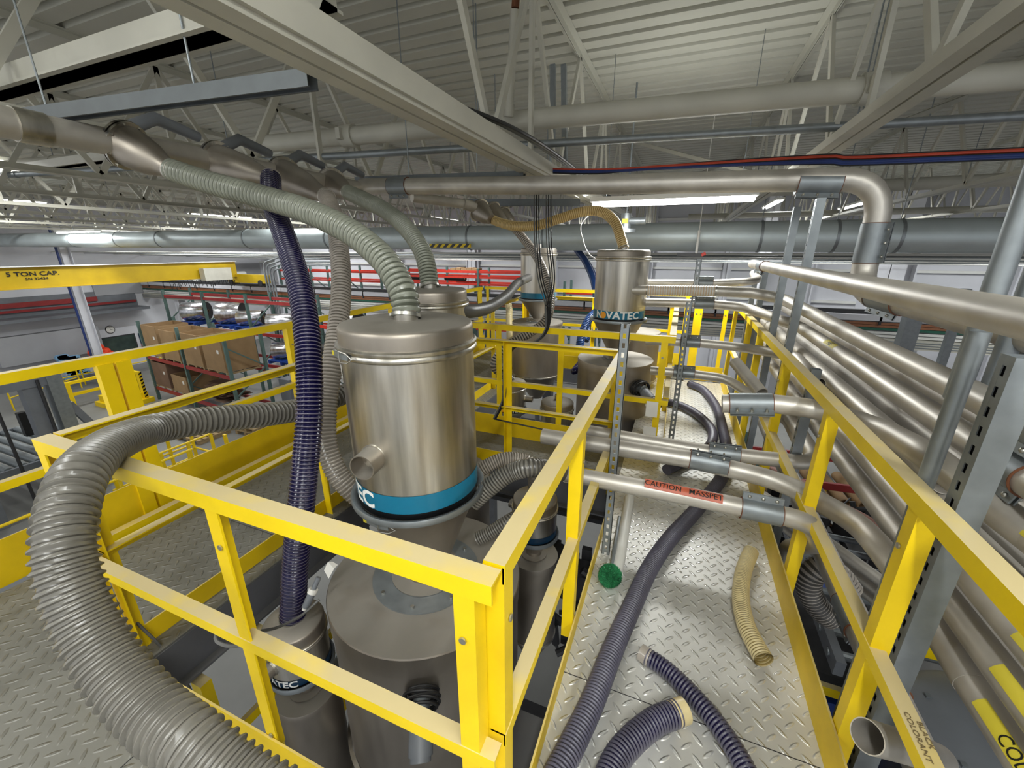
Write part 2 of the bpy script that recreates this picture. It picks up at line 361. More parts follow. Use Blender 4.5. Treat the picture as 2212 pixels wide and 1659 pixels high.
# roof deck: trapezoid ribs running along x
prof = []; y = -4.0; pitch = .235
while y < 20.4:
    prof += [(y, 3.70), (y+.155, 3.70), (y+.180, 3.765), (y+.212, 3.765)]; y += pitch
prof.append((y, 3.70)); b = MB()
vs = [(X, yy, zz) for yy, zz in prof for X in (-27, 12.2)]; fs = [(2*i, 2*i+1, 2*i+3, 2*i+2) for i in range(len(prof)-1)]
vs2 = [(-27, -4, 3.8), (12.2, -4, 3.8), (12.2, y, 3.8), (-27, y, 3.8)]; b.add(vs, fs); b.add(vs2, [(0, 1, 2, 3)])
struct(b.build('ceiling', M['deck'], flat=True))
# girts and columns of the back wall, its lower dark opening
for i, z in enumerate((2.9, 1.9, .9, -.3, -1.6)):
    struct(MB().box((-26, 19.86, z), (11.8, 20, z+.09)).build('trim_%d' % (i+1), M['fix'], flat=True))
for i, x in enumerate((-24, -19.5, -15, -10.4, -7.4, -5.9, -1.5, 1.6, 4.6, 7.6, 10.6)):
    b = MB().box((x, 19.6, -4), (x+.3, 19.86, 3.7)).box((x+.13, 19.3, -4), (x+.17, 19.6, 3.7)); struct(b.build('trim_%d' % (i+10), M['wallw'], flat=True))
# ---------------- roof trusses along y, with chord, web members
def truss(X, zb, label, main=False, y1=19.9):
    t = thing('roof_truss', label, 'truss', (X, -3.5, zb), 'roof trusses running down the hall')
    b = MB(); wd = .055
    b.ell((X-.004, -3.5, 3.70), (X-.004, y1, 3.70), .062, (-1, 0, 0), (0, 0, -1)); b.ell((X+.004, -3.5, 3.70), (X+.004, y1, 3.70), .062, (1, 0, 0), (0, 0, -1)); b.build('top_chord', M['deck'], t)
    b = MB()
    if main:
        b.bar((X-.045, -3.5, zb+.03), (X-.045, y1, zb+.03), .075, .06); b.bar((X+.045, -3.5, zb+.03), (X+.045, y1, zb+.03), .075, .06)
        b.bar((X, -3.5, zb+.035), (X, y1, zb+.035), .02, .03); b.bar((X+.09, -3.5, zb+.07), (X+.09, y1, zb+.07), .02, .1)
    else:
        b.ell((X-.004, -3.5, zb), (X-.004, y1, zb), .06, (-1, 0, 0), (0, 0, 1)); b.ell((X+.004, -3.5, zb), (X+.004, y1, zb), .06, (1, 0, 0), (0, 0, 1))
    b.build('bottom_chord', M['white'], t)
    P = 1.55; y = -3.4; k = 0
    while y+P < y1:
        for (ya, za, yb, zb_) in ((y, zb+.05, y+P/2, 3.66), (y+P/2, 3.66, y+P, zb+.05), (y+P/2, 3.66, y+P/2, zb+.05)):
            if ya == yb and k % 2: continue
            MB().bar((X, ya, za), (X, yb, zb_), wd, .03, up=(1, 0, 0)).build('web_member', M['white'], t, flat=True)
        y += P; k += 1
    return t
truss(-1.27, 2.31, 'off-white roof truss with double bottom chord above the front hopper', True)
truss(.97, 2.43, 'off-white roof truss with double bottom chord above the pipe rack', True)
ORD = ('first', 'second', 'third', 'fourth', 'fifth', 'sixth', 'seventh', 'eighth', 'ninth')
for i, X in enumerate((-3.52, -5.77, -8.02, -10.3, -12.5, -14.8, -17.0, -19.3, -21.5)): truss(X, 2.40, 'off-white web roof truss, '+ORD[i]+' one to the left of the main truss')
for i, X in enumerate((3.22, 5.47, 7.72)): truss(X, 2.45, 'off-white web roof truss, '+ORD[i]+' one right of the truss above the pipe rack')
# ---------------- platform deck of tread plates, with the two machine openings
X0, X1 = -3.10, .66
Z = 0.0
b = MB()
for (xa, ya, xb, yb) in ((-.27, -2.2, X1, .57), (-.27, .57, X1, 5.85)):
    b.box((xa, ya, -.008), (xb, yb, Z))
struct(b.build('walkway_plate', M['plateR'], flat=True), 'bright tread plate walkway along the right rail')
b = MB()
for (xa, ya, xb, yb) in ((X0, -2.2, -.27, .57), (X0, .57, -1.96, 6.5), (-1.96, 2.74, -.27, 3.30), (-1.96, 5.80, .2, 6.5)):
    b.box((xa, ya, -.008), (xb, yb, Z))
struct(b.build('platform_plate', M['plateL'], flat=True), 'grey tread plate platform around the machine openings')
# dark seams between plates
b = MB()
for (xa, ya, xb, yb) in ((-.27, 1.25, X1, 1.253), (-.27, 3.31, X1, 3.313), (X0, 1.42, -1.96, 1.423), (X0, 3.9, -1.96, 3.903), (.05, 4.4, .053, 5.8), (-1.6, -2, -1.597, .57)):
    b.box((xa, ya, 0), (xb, yb, .0012))
struct(b.build('plate_seams', M['dark'], flat=True))
# edge beams below
b = MB()
for (p, q) in (((-1.96, .57), (-1.96, 2.74)), ((-.27, .57), (-.27, 2.74)), ((-1.96, 2.74), (-.27, 2.74)), ((-1.96, .57), (-.27, .57)), ((-1.96, 3.3), (-.0, 3.3)), ((-1.96, 3.3), (-1.96, 5.8)), ((0, 3.3), (0, 5.8)), ((-1.96, 5.8), (0, 5.8)), ((X0, -2.2), (X0, 6.5)), ((X1, -2.2), (X1, 5.85)), ((X0, 6.5), (.2, 6.5))):
    ox = 0
    b.bar((p[0], p[1], -.115), (q[0], q[1], -.115), .012, .21); b.bar((p[0], p[1], -.22), (q[0], q[1], -.22), .10, .012)
struct(b.build('platform_beams', M['beam'], flat=True))
b = MB()
for (x, y) in ((-3.0, -1.8), (-3.0, 2.9), (-3.0, 6.4), (.6, -1.8), (.6, 2.9), (.1, 6.4), (-1.9, 6.4)):
    b.bar((x, y, -4), (x, y, -.2), .15, .15)
struct(b.build('platform_columns', M['beam'], flat=True))
# ---------------- guard rails: top rail, mid rail, posts and kick plate are steel angles
def guard(label, p, q, n, posts, top=1.07, mid=.55, kick=.1, kz=0.0, w=.05, mids=None, group='yellow guard rails of the platform', flip=1, over=0, noend=False):
    """p,q heel line; n = outward direction (flat top leg points that way)"""
    P = V((p[0], p[1], 0)); Q = V((q[0], q[1], 0)); d = (Q-P).normalized(); nn = V((n[0], n[1], 0))
    t = thing('guard_rail', label, 'guard rail', (P.x, P.y, kz), group)
    MB().ell(P+V((0,0,top)), Q+V((0,0,top)), w, nn, (0,0,-1)).build('top_rail', M['yellow'], t, flat=True)
    for mz in (mids if mids else [mid]):
        if mz: MB().ell(P+V((0,0,mz))-nn*.001, Q+V((0,0,mz))-nn*.001, w*.85, nn, (0,0,-1)).build('mid_rail', M['yellow'], t, flat=True)
    if kick: 
        MB().bar(P+V((0,0,kz+kick/2))-nn*.004, Q+V((0,0,kz+kick/2))-nn*.004, .007, kick).build('kick_plate', M['kick'], t, flat=True)
    L = (Q-P).length
    for s in posts:
        c = P+d*s; dd = d if s < L-.08 else -d
        b = MB().ell(c+V((0,0,kz))+nn*.0015, c+V((0,0,top-.007))+nn*.0015, w, dd, nn); po = b.build('post', M['yellow2'], t, flat=True)
        for bz in (.12, .9):
            MB().cyl(c+V((0,0,bz))+dd*.03-nn*.004, c+V((0,0,bz))+dd*.03, .009, 8).build('bolt', M['bolt'], po)
    return t
FR = guard('front yellow guard rail of the near machine opening, crossed by the big grey hose', (-2.05, .575), (-.275, .575), (0, 1), [0, .90, 1.735], kick=.11)
guard('pale dusty yellow guard rail between near machine opening and walkway', (-.272, .636), (-.272, 2.735), (-1, 0), [0, .78, 2.02], kick=.1)
guard('left yellow guard rail of the near machine opening', (-2.052, .632), (-2.052, 2.735), (1, 0), [0, 1.09, 2.04], kick=.1)
guard('far yellow guard rail of the near machine opening', (-2.05, 2.74), (-.275, 2.74), (0, -1), [0, .9, 1.74], kick=.13)
guard('near yellow guard rail of the far machine opening', (-2.1, 3.30), (.02, 3.30), (0, 1), [0, .62, 1.2, 2.07], kick=.2)
guard('left yellow guard rail of the far machine opening', (-2.102, 3.385), (-2.102, 5.74), (1, 0), [1.15, 2.3], kick=.1)
guard('right yellow guard rail of the far machine opening', (.022, 3.385), (.022, 5.74), (-1, 0), [1.15, 2.3], kick=.13)
guard('back yellow guard rail of the far machine opening', (-2.1, 5.8), (.02, 5.8), (0, -1), [0, 1.0, 2.07], kick=.2)
guard('right yellow guard rail between walkway and pipe rack', (.665, -1.0), (.665, 5.85), (1, 0), [2.27, 3.05, 3.95, 4.95, 5.6, 6.8], kick=.16)
guard('yellow guard rail closing the far end of the walkway', (.22, 5.91), (.665, 5.91), (0, 1), [0, .05, .4], kick=.2)
guard('long outer yellow guard rail beside the warehouse floor', (-3.15, -1.5), (-3.15, 6.5), (-1, 0), [2.82, 4.05, 5.5, 7.9], top=1.1, mid=.55, kick=.26, w=.055)
guard('far yellow guard rail behind the rear loader', (-3.14, 6.56), (.2, 6.56), (0, 1), [0.02, 1.1, 2.2, 3.3], top=1.1, kick=.2)
# wide doubled post on the outer rail, curb strip along its kick plate
pd = thing('guard_rail_post', 'wide doubled yellow post on the outer guard rail left of the hose loop', 'post', (-3.15, 1.30, 0))
MB().bar((-3.15, 1.27, 0), (-3.15, 1.27, 1.05), .05, .075, up=(0,1,0)).build('angle', M['yellow2'], pd, flat=True); MB().bar((-3.15, 1.36, 0), (-3.15, 1.36, 1.05), .05, .075, up=(0,1,0)).build('angle', M['yellow2'], pd, flat=True)
b = MB().ell((-3.02, .75, .055), (-3.02, 6.4, .055), .055, (-1, 0, 0), (0, 0, -1)); tag(b.build('floor_curb', M['yellow'], flat=True), 'low yellow angle strip on the plate along the outer kick plate', 'curb')
b = MB().tube([(-2.99, .8, .012), (-2.985, 2.5, .012), (-2.99, 4.2, .012), (-2.99, 6.2, .012)], .009, 8); tag(b.build('cable', M['gcable']), 'grey cable lying along the yellow floor strip', 'cable')
# ================================================================ LOADERS AND HOPPERS
def loader(name, label, c, zf, zr, zt, r, az_logo=None, band=True, stub=None, collar=.05, txt='NOVATEC', zneck=None, rn=.08, latch_az=None, group=None, tag_az=None, cols=('teal', 'blackband'), dome=0):
    """vacuum loader: lower flange at zf, lid rim at zr, lid top at zt, body radius r"""
    t = thing(name, label, 'vacuum loader', (c[0], c[1], zneck if zneck is not None else zf), group); C = (c[0], c[1], 0)
    h = zr-zf
    MB().lathe([(r, zf), (r, zr)], C, 72).build('body', M['ss'], t)
    K = r/.278
    lid = MB().lathe([(r*1.0, zr-.004), (r*1.0, zt-.022*K), (r*.992, zt-.010*K), (r*.97, zt-.002*K), (r*.94, zt+.001+dome*.15), (r*.5, zt+.006+dome*.75), (.012, zt+.008+dome)], C, 72).build('lid', M['ssh'], t, 50)
    MB().lathe([(r*1.0, zr-.046*K), (r*1.035, zr-.046*K), (r*1.055, zr-.038*K), (r*1.055, zr-.030*K), (r*1.035, zr-.023*K), (r*1.055, zr-.016*K), (r*1.055, zr-.006*K), (r*1.03, zr), (r*1.0, zr)], C, 72, cap0=False, cap1=False).build('clamp_ring', M['ss'], t, 40)
    if collar: MB().lathe([(collar, zt), (collar, zt+.05+dome), (collar-.004, zt+.05+dome), (collar-.004, zt)], C, 28).build('lid_collar', M['ss'], lid)
    MB().lathe([(r*.99, zf-.01), (r*1.12, zf-.006), (r*1.13, zf+.012), (r*1.11, zf+.022), (r*1.06, zf+.018), (r*1.02, zf+.004)], C, 72, cap0=False, cap1=False).build('lower_flange', M['galv'], t, 50)
    bh = .30*r
    if band:
        MB().lathe([(r+.0012, zf+.10*r), (r+.0012, zf+.12*r+.012)], C, 72, cap0=False, cap1=False).build('black_band', M[cols[1]], t)
        MB().lathe([(r+.001, zf+.01), (r+.001, zf+.13*r)], C, 72, cap0=False, cap1=False).build('black_band', M[cols[1]], t)
        tb = MB().lathe([(r+.0015, zf+.14*r), (r+.0015, zf+.14*r+bh)], C, 72, cap0=False, cap1=False).build('brand_band', M[cols[0]], t)
        if az_logo is not None:
            b = MB(); zc = zf+.14*r+bh*.46; S = bh*1.28
            text_cyl(b, 'N', S, C, r+.003, az_logo-1.86*S/r, zc, .03*S, 1.12); b.build('lettering', M['logo'], tb, flat=True); b = MB(); text_cyl(b, 'VATEC', S, C, r+.003, az_logo+.74*S/r, zc, .03*S, 1.12)
            b.build('lettering', M['logo'], tb, flat=True)
            b = MB(); a = az_logo-1.30*S/r; o = V((C[0]+(r+.0035)*math.cos(a), C[1]+(r+.0035)*math.sin(a), zc)); nrm = V((math.cos(a), math.sin(a), 0))
            b.cyl(o-nrm*.002, o+nrm*.001, bh*.42, 24); b.build('logo_disc', M['sun'], tb)
    if zneck is not None:
        MB().lathe([(r*1.0, zf-.006), (rn, zneck+.03), (rn, zneck+.005), (rn*1.75, zneck+.005), (rn*1.75, zneck)], C, 56, cap0=False).build('discharge_cone', M['ssh'], t, 30)
    if latch_az is not None:
        for a0, zz in ((latch_az, zr-.028), (latch_az+.35, zf-.02)):
            lt = MB(); pts = []
            for k in range(9):
                a = a0+(k-4)*.055; pts.append((C[0]+(r*1.075)*math.cos(a), C[1]+(r*1.075)*math.sin(a), zz))
            for p, q in zip(pts, pts[1:]): lt.bar(p, q, .006, .022)
            lo = lt.build('latch', M['galv'], t, flat=True)
            a = a0-.2; MB().bar((C[0]+r*1.09*math.cos(a-.03), C[1]+r*1.09*math.sin(a-.03), zz), (C[0]+r*1.09*math.cos(a+.03), C[1]+r*1.09*math.sin(a+.03), zz), .006, .016).build('sticker', M['tagy'], lo, flat=True)
            a = a0+.18; k = MB(); p = V((C[0]+r*1.16*math.cos(a), C[1]+r*1.16*math.sin(a), zz)); 
            tq = [V((C[0]+r*1.11*math.cos(a+da), C[1]+r*1.11*math.sin(a+da), zz+dz)) for da, dz in ((-.1, .022), (.06, .018), (.16, 0), (.06, -.018), (-.1, -.022), (-.1, .022))]
            k.tube(tq, .0025, 6); k.build('handle', M['bolt'], lo)
    if stub:
        a, z, rr, L = stub[:4]; da = V((math.cos(a), math.sin(a), 0)); a2 = stub[4] if len(stub) > 4 else a; dd = V((math.cos(a2), math.sin(a2), 0)); p = V((C[0], C[1], z))+da*r-dd*.05; L += .02
        st = MB().pipe([p, p+dd*(L+.03)], rr, 32, .004).build('inlet_tube', M['ssh'], t)
        MB().cyl(V((C[0], C[1], z))+da*r-dd*.02, V((C[0], C[1], z))+da*r+dd*.006, rr*1.10, 32).build('weld_ring', M['ss'], st)
    if tag_az is not None:
        b = MB(); 
        for k in range(5):
            a, a2 = tag_az+k*.05, tag_az+(k+1)*.05
            rr = r+.002; z0, z1 = zr-.125*r/.25, zr-.075*r/.25
            b.add([(C[0]+rr*math.cos(a), C[1]+rr*math.sin(a), z0), (C[0]+rr*math.cos(a2), C[1]+rr*math.sin(a2), z0), (C[0]+rr*math.cos(a2), C[1]+rr*math.sin(a2), z1), (C[0]+rr*math.cos(a), C[1]+rr*math.sin(a), z1)], [(0,1,2,3)])
        o = b.build('paper_tag', M['tagw'], t, flat=True)
    return t
def hopper(name, label, c, zt, r, zb, cap=.10, cone=True, plate_r=None, zc=None, group=None, rim=True, mat='ssh'):
    t = thing(name, label, 'hopper', (c[0], c[1], (zb-.55*r*2) if cone else zb), group); C = (c[0], c[1], 0)
    MB().lathe([(r*.985, zb), (r*.985, zt-.02)], C, 72).build('body', M[mat], t)
    cv = MB().lathe([(r, zt-cap), (r*1.004, zt-.006), (r*.996, zt), (.01, zt+.004)], C, 72).build('cover', M['ssh'], t, 30)
    MB().lathe([(r*.99, zb-.012), (r*1.03, zb-.008), (r*1.03, zb+.008), (r*.99, zb+.012)], C, 72, cap0=False, cap1=False).build('weld_flange', M['ss'], t)
    if cone: MB().lathe([(.08, zb-1.1*r), (r*.985, zb)], C, 56).build('cone', M['ssh'], t)
    if plate_r:
        pl = MB().lathe([(plate_r, zt+.0035), (plate_r, zt+.009), (.02, zt+.010)], C, 64).build('cover_plate', M['galv'], cv, 30)
        for k in range(8):
            a = k*PI/4+.3; x, y = C[0]+plate_r*.88*math.cos(a), C[1]+plate_r*.88*math.sin(a)
            MB().cyl((x, y, zt+.008), (x, y, zt+.022), .009, 8).build('bolt', M['bolt'], pl)
    return t
LC = (-1.055, 1.43)
hopper('hopper', 'large round stainless hopper with flat dusty cover in near opening', LC, .10, .484, -.86, .11, plate_r=.27)
loader('vacuum_loader', 'tall stainless vacuum loader nearest the camera, teal band and open side inlet', LC, .615, 1.345, 1.415, .278, az_logo=-2.62, zneck=.1115, rn=.10, latch_az=-2.0, stub=(-1.60, .905, .052, .085, -1.42), tag_az=-2.45)
# small items on the near loader / hopper
AX3 = (-.565, 4.43)
hopper('hopper', 'wide stainless hopper with pale cover in far opening beside walkway', AX3, .58, .40, -.35, .09, plate_r=.14)
loader('vacuum_loader', 'stainless vacuum loader under the yellow hose, NOVATEC lettering on its band', AX3, 1.0, 1.64, 1.70, .262, az_logo=-1.55, zneck=.5915, rn=.07, collar=.04)
AX2 = (-1.70, 5.14)
hopper('hopper', 'stainless hopper with cone bottom at back left of far opening', AX2, .80, .335, .10, .03, plate_r=.15)
loader('vacuum_loader', 'stainless vacuum loader with teal band behind the hanging cables', AX2, 1.085, 1.67, 1.72, .225, zneck=.8115, rn=.06, collar=.035)
AX4 = (-1.50, 2.31)
loader('vacuum_loader', 'stainless vacuum loader half hidden behind the tall near loader', AX4, .60, 1.395, 1.46, .235, zneck=.12, rn=.09, collar=.042)
hopper('hopper', 'stainless hopper hidden behind the tall near loader', AX4, .10, .36, -.7, .05)
hopper('hopper', 'stainless hopper with flat cover behind the lettered loader', (-.45, 5.38), .72, .30, .1, .05)
def canister(label, c, zt, r, zf, az=None, stub=None, zdeep=-.6, group='small canister loaders down in the openings'):
    """small loader canister with domed lid over a slim dark body"""
    t = loader('canister_loader', label, c, zf, zt-.06, zt, r, az_logo=az, zneck=zf-.16, rn=.05, collar=.028, stub=stub, group=group, cols=('navy', 'blackband'), dome=r*.14); return t
canister('small canister loader with purple hose, left of the big hopper', (-1.60, 1.045), -.06, .142, -.35, az=-1.75, stub=(-1.65, -.22, .035, .05))
hopper('hopper', 'slim round hopper under the canister with purple hose', (-1.60, 1.045), -.52, .155, -1.2, .04)
canister('small canister loader with grey hose beyond the pale guard rail', (-.70, 2.14), .20, .142, -.07, stub=(2.9, .08, .03, .05))
hopper('hopper', 'slim round hopper under the canister beyond the pale guard rail', (-.70, 2.14), -.24, .16, -.9, .04)
canister('small canister loader with open lid collar between yellow rails of far opening', (-1.02, 3.78), .235, .165, -.13, az=-1.3, stub=(-.2, .09, .03, .05))
canister('small canister loader with NOVATEC band at left of far opening', (-1.55, 3.86), .36, .15, .03, az=-1.4, stub=(.1, .18, .035, .08))
canister('small canister loader with blue hose beside the wide hopper', (-.98, 5.05), .40, .10, .17, group='small canister loaders down in the openings')
# sensor heads with coiled cables on the hoppers
def sensor(label, p, n, s, coil=True, cr=.07, red=False):
    p = V(p); n = V(n).normalized(); t = thing('level_sensor', label, 'sensor', tuple(p)); side = n.cross(V((0,0,1))).normalized(); up = side.cross(n).normalized()
    MB().cyl(p, p+n*.05*s, .03*s, 20).cyl(p+n*.05*s, p+n*.09*s, .024*s, 20).build('threaded_neck', M['galv'], t)
    MB().cyl(p+n*.07*s, p+n*.075*s+up*-.0, .045*s, 20).build('washer', M['galv'], t)
    hd = MB().cyl(p+n*.08*s-up*.01*s, p+n*.17*s-up*.05*s, .042*s, 24).cyl(p+n*.17*s-up*.05*s, p+n*.185*s-up*.056*s, .036*s, 24).build('housing', M['slate'] if not red else M['smooth'], t)
    MB().cyl(p+n*.12*s-up*.02*s, p+n*.12*s-up*.12*s, .014*s, 12).build('cable_gland', M['tagw'], t)
    if red: MB().cyl(p+n*.185*s-up*.056*s, p+n*.19*s-up*.058*s, .01, 10).build('red_light', emit('red_indicator', (1, .05, .02, 1), 3), hd)
    if coil:
        b = MB(); pts = []
        for k in range(140):
            a = k*.30; rr = cr*(1+.12*math.sin(k*.11)); pts.append(p+n*(.03+.028*math.sin(k*.045)*s)+side*rr*1.09*math.cos(a)+up*(rr*.8*math.sin(a)+.01))
        b.tube(pts, .0055*s, 8); b.build('cable_coil', M['cable'], t)
    return t
fa = -1.06
sensor('grey sensor with coiled black cable on the front of the big near hopper', (LC[0]+.478*math.cos(fa), LC[1]+.478*math.sin(fa), -.10), (math.cos(fa), math.sin(fa), -.25), 1.15, cr=.062)
fa = -.75
sensor('pale sensor with coiled cable high on the wide far hopper', (AX3[0]+.395*math.cos(fa), AX3[1]+.395*math.sin(fa), .35), (math.cos(fa), math.sin(fa), 0), 1.2, cr=.09)
sensor('dusty sensor with small red light low on the wide far hopper', (AX3[0]+.395*math.cos(fa), AX3[1]+.395*math.sin(fa), -.20), (math.cos(fa), math.sin(fa), 0), 1.2, coil=False, red=True)
# ================================================================ HOSES, PIPES
def hose(label, pts, r, pitch, mats, amp=.09, group=None, clamp=(), cuffs=(), seg=20, rib=.5, hollow=False, name='corrugated_hose', cat='hose', sub=4):
    """pts: points of the centre line. crest rings get the rib material"""
    P = spline(pts, pitch/sub); n = len(P); rs = []; ms = []
    for i in range(n):
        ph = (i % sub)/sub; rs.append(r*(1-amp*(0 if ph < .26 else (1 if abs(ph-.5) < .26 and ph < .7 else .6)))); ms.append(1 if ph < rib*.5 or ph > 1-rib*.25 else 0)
    t = thing(name, label, cat, tuple(min(P, key=lambda v: v.z)), group)
    b = MB()
    if hollow:
        b.tube(P, rs, seg, caps=False, mats=ms); b.tube(P, [x*.92 for x in rs], seg, caps=False, mats=ms)
    else: b.tube(P, rs, seg, mats=ms)
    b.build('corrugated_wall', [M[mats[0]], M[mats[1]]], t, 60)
    for k, which in enumerate(clamp):
        i = 3 if which == 0 else n-4; d = (P[min(n-1, i+1)]-P[i-1]).normalized(); c = P[2] if which == 0 else P[-3]
        cl = MB().pipe([c-d*.007, c+d*.007], r*1.03, 24, .003).build('hose_clamp', M['bolt'], t)
        u = d.cross(V((.3, -.8, .2))).normalized(); MB().bar(c+u*r*1.03-d.cross(u)*.012, c+u*r*1.03+d.cross(u)*.012, .012, .012).build('clamp_screw', M['bolt'], cl, flat=True)
    for which, L, mat in cuffs:
        c = P[0] if which == 0 else P[-1]; d = (P[0]-P[2]).normalized() if which == 0 else (P[-1]-P[-3]).normalized()
        MB().pipe([c-d*.02, c+d*L], r*.96, 28, .004).build('end_cuff', M[mat], t)
    return t, P
def D(*a): return [at(x, y, d=d) for x, y, d in a]
G_H = 'grey corrugated hoses'
# overhead manifold hoses
hose('thick greenish translucent hose arching from overhead manifold to near loader lid', D((372,368,2.25),(450,394,2.2),(560,424,2.12),(660,455,2.0),(755,500,1.88),(828,560,1.78),(868,625,1.73),(877,662,1.72))+[V((LC[0], LC[1], 1.43))], .060, .026, ('hgw','hgwr'), .12, clamp=(1,), rib=1.0)
hose('greenish hose curving from overhead manifold to the half hidden loader', D((752,416,3.3),(790,433,3.15),(835,457,3.0),(875,490,2.85),(908,535,2.72),(922,575,2.66))+[V((AX4[0], AX4[1], 1.47))], .06, .02, ('hgw','hgwr'), .11, clamp=(1,), rib=1.0)
hose('dark purple corrugated hose hanging from manifold to the small left canister', D((585,384,2.6),(588,435,2.48),(611,500,2.3),(640,590,2.12),(660,690,2.0),(668,800,1.93),(668,900,1.9),(660,1000,1.9),(648,1120,1.92),(638,1220,1.97))+[V((-1.60, 1.045, -.05))], .060, .0185, ('hp','hpr'), .11, clamp=(1,), rib=.5)
hose('clear grey corrugated hose hanging just left of the near loader', D((705,425,2.8),(722,470,2.62),(735,560,2.45),(736,650,2.35),(722,760,2.25),(706,870,2.2),(704,950,2.16),(722,1010,2.16),(750,1050,2.17),(795,1090,2.2)), .056, .019, ('hc','hcr'), .09, rib=.7)
# big grey loop in the left foreground
HB = [(790,830,2.75),(740,853,2.55),(690,871,2.42),(640,886,2.28),(560,897,2.08),(480,904,1.92),(400,914,1.78),(320,930,1.62),(245,960,1.36),(183,1013,1.14),(152,1080,1.05),(140,1160,1.0),(150,1250,.98),(188,1350,.97),(250,1450,.95),(330,1540,.92),(420,1610,.88),(520,1690,.86),(640,1760,.84)]
hb, HP = hose('very thick grey corrugated hose looping over the front rail down the left side', D(*HB), .0625, .0235, ('hg','hgr'), .13, rib=1.1, seg=32, sub=6)
for p in HP[::40]: pass
# hoses right of near loader
hose('thick grey corrugated hose bending down into the canister behind the pale rail', D((1010,1035,2.35),(1050,1008,2.35),(1090,992,2.36),(1130,995,2.38),(1152,1015,2.39))+[V((-.70, 2.14, .19))], .042, .0135, ('hc','hcr'), .09, clamp=(1,), rib=.8)
TC = [at(1215,1022,y=1.93), at(1320,1045,y=1.93)]
hose('grey corrugated hose joined to the caution pipe behind the pale rail', D((1020,1085,1.98),(1060,1050,1.97),(1105,1020,1.97),(1160,1010,1.97))+[TC[0], TC[0]+V((.03,0,0))], .046, .014, ('hg','hgr'), .09, clamp=(1,), rib=.8)
hose('grey corrugated hose low on the small canister inlet, right of big hopper', D((1030,1165,2.25),(1060,1150,2.25),(1095,1128,2.26),(1118,1115,2.3)), .038, .013, ('hg','hgr'), .09, rib=.8)
# smooth hose between loaders
P = spline(D((985,668,2.62),(1020,672,2.75),(1060,662,3.1),(1095,638,3.7),(1118,612,4.3),(1142,600,4.78)), .03)
o = MB().tube(P, .046, 20).build('smooth_hose', M['smooth']); tag(o, 'smooth dark grey hose sweeping from half hidden loader to rear loader', 'hose')
hose('yellowish corrugated hose arching to the lettered loader under the strip light', D((1052,468,4.75),(1080,481,4.65),(1120,489,4.5),(1165,486,4.4),(1210,472,4.35),(1260,457,4.3),(1300,458,4.22),(1328,480,4.15),(1341,513,4.12))+[V((AX3[0], AX3[1], 1.71))], .052, .021, ('hy','hyr'), .08, clamp=(1,), rib=.7)
hose('grey corrugated hose hanging in front of the rear teal band loader', D((1100,480,4.7),(1125,508,4.6),(1158,552,4.45),(1180,600,4.35),(1189,645,4.28),(1180,690,4.22),(1140,722,4.2),(1095,748,4.2),(1068,790,4.22))+[V((-1.55, 3.86, .37))], .048, .026, ('hg','hcr'), .12, rib=.9)
hose('blue corrugated hose hanging behind the lettered loader', D((1222,500,9.2),(1243,535,8.8),(1266,566,8.0),(1284,608,7.0),(1290,660,6.2),(1275,705,5.9),(1262,735,5.85)), .07, .022, ('hb','hbr'), .08, rib=.5)
hose('bright blue hose dipping behind the lettered loader cone', D((1290,672,5.3),(1272,690,5.3),(1258,720,5.3),(1252,748,5.3)), .055, .02, ('hb','hbr'), .08, rib=.4)
hose('short purple hose end over the canister beside the wide hopper', D((1285,768,4.9),(1262,785,4.85),(1240,802,4.82))+[V((-.98, 5.05, .44))], .04, .03, ('hp','hp'), .02)
for k, (x0, x1) in enumerate(((1096, 1100), (1140, 1160))):
    hose('pale tan hose hanging beside the rear cone, %s of the pair' % ('left' if k == 0 else 'right'), D((x0,645,6.0),((x0+x1)/2+2,668,6.0),(x1,690,6.0),(x1+2,760,6.0),(x1+2,812,6.0)), .05, .03, ('htr','htr'), .04, group='pale tan hoses by the rear loader')
# walkway hoses
def FL(r, *a): return [at(x, y, z=r+.004) for x, y in a]
hose('long dark corrugated hose snaking along the walkway towards the camera', FL(.047, (1492,830),(1520,843),(1548,880),(1562,930),(1572,985),(1560,1030),(1505,1100),(1450,1160),(1405,1225),(1365,1310),(1325,1400),(1282,1510),(1240,1600),(1195,1690)), .046, .0135, ('hdk','hdkr'), .11, rib=.9, cuffs=((0,.02,'black'),), seg=24)
hose('dark purple hose curving out from behind the grey slotted strut', FL(.043, (1400,872),(1440,868),(1480,880),(1515,902),(1538,930),(1536,958),(1512,978),(1470,1000),(1440,1015)), .042, .0125, ('hdk','hdkr'), .06, rib=.9)
hose('dark purple hose piece with clear cuff lying by the walkway, upper one', FL(.036, (1398,1418),(1440,1447),(1490,1495),(1540,1552),(1590,1625),(1625,1690)), .036, .0145, ('hp','hdkr'), .09, rib=.6, cuffs=((0,.03,'hcr'),), hollow=True)
hose('dark purple hose piece with open tan cuff in the bottom foreground', FL(.047, (1462,1540),(1420,1556),(1375,1590),(1335,1635),(1305,1700)), .046, .014, ('hp','hdkr'), .09, rib=.6, cuffs=((0,.035,'htr'),), hollow=True, seg=28)
hose('short tan corrugated hose lying on the walkway beside the kick plate', FL(.040, (1622,1192),(1606,1235),(1600,1290),(1610,1345),(1628,1385),(1650,1425)), .040, .0125, ('ht','htr'), .07, rib=.7, hollow=True, seg=28)
hose('grey corrugated hose looping below the pipe rack mid rail', D((1835,1275,2.6),(1812,1243,2.6),(1780,1224,2.6),(1752,1240,2.62),(1747,1275,2.65),(1770,1315,2.68),(1795,1335,2.7)), .075, .024, ('hg','hcr'), .08, rib=.7)
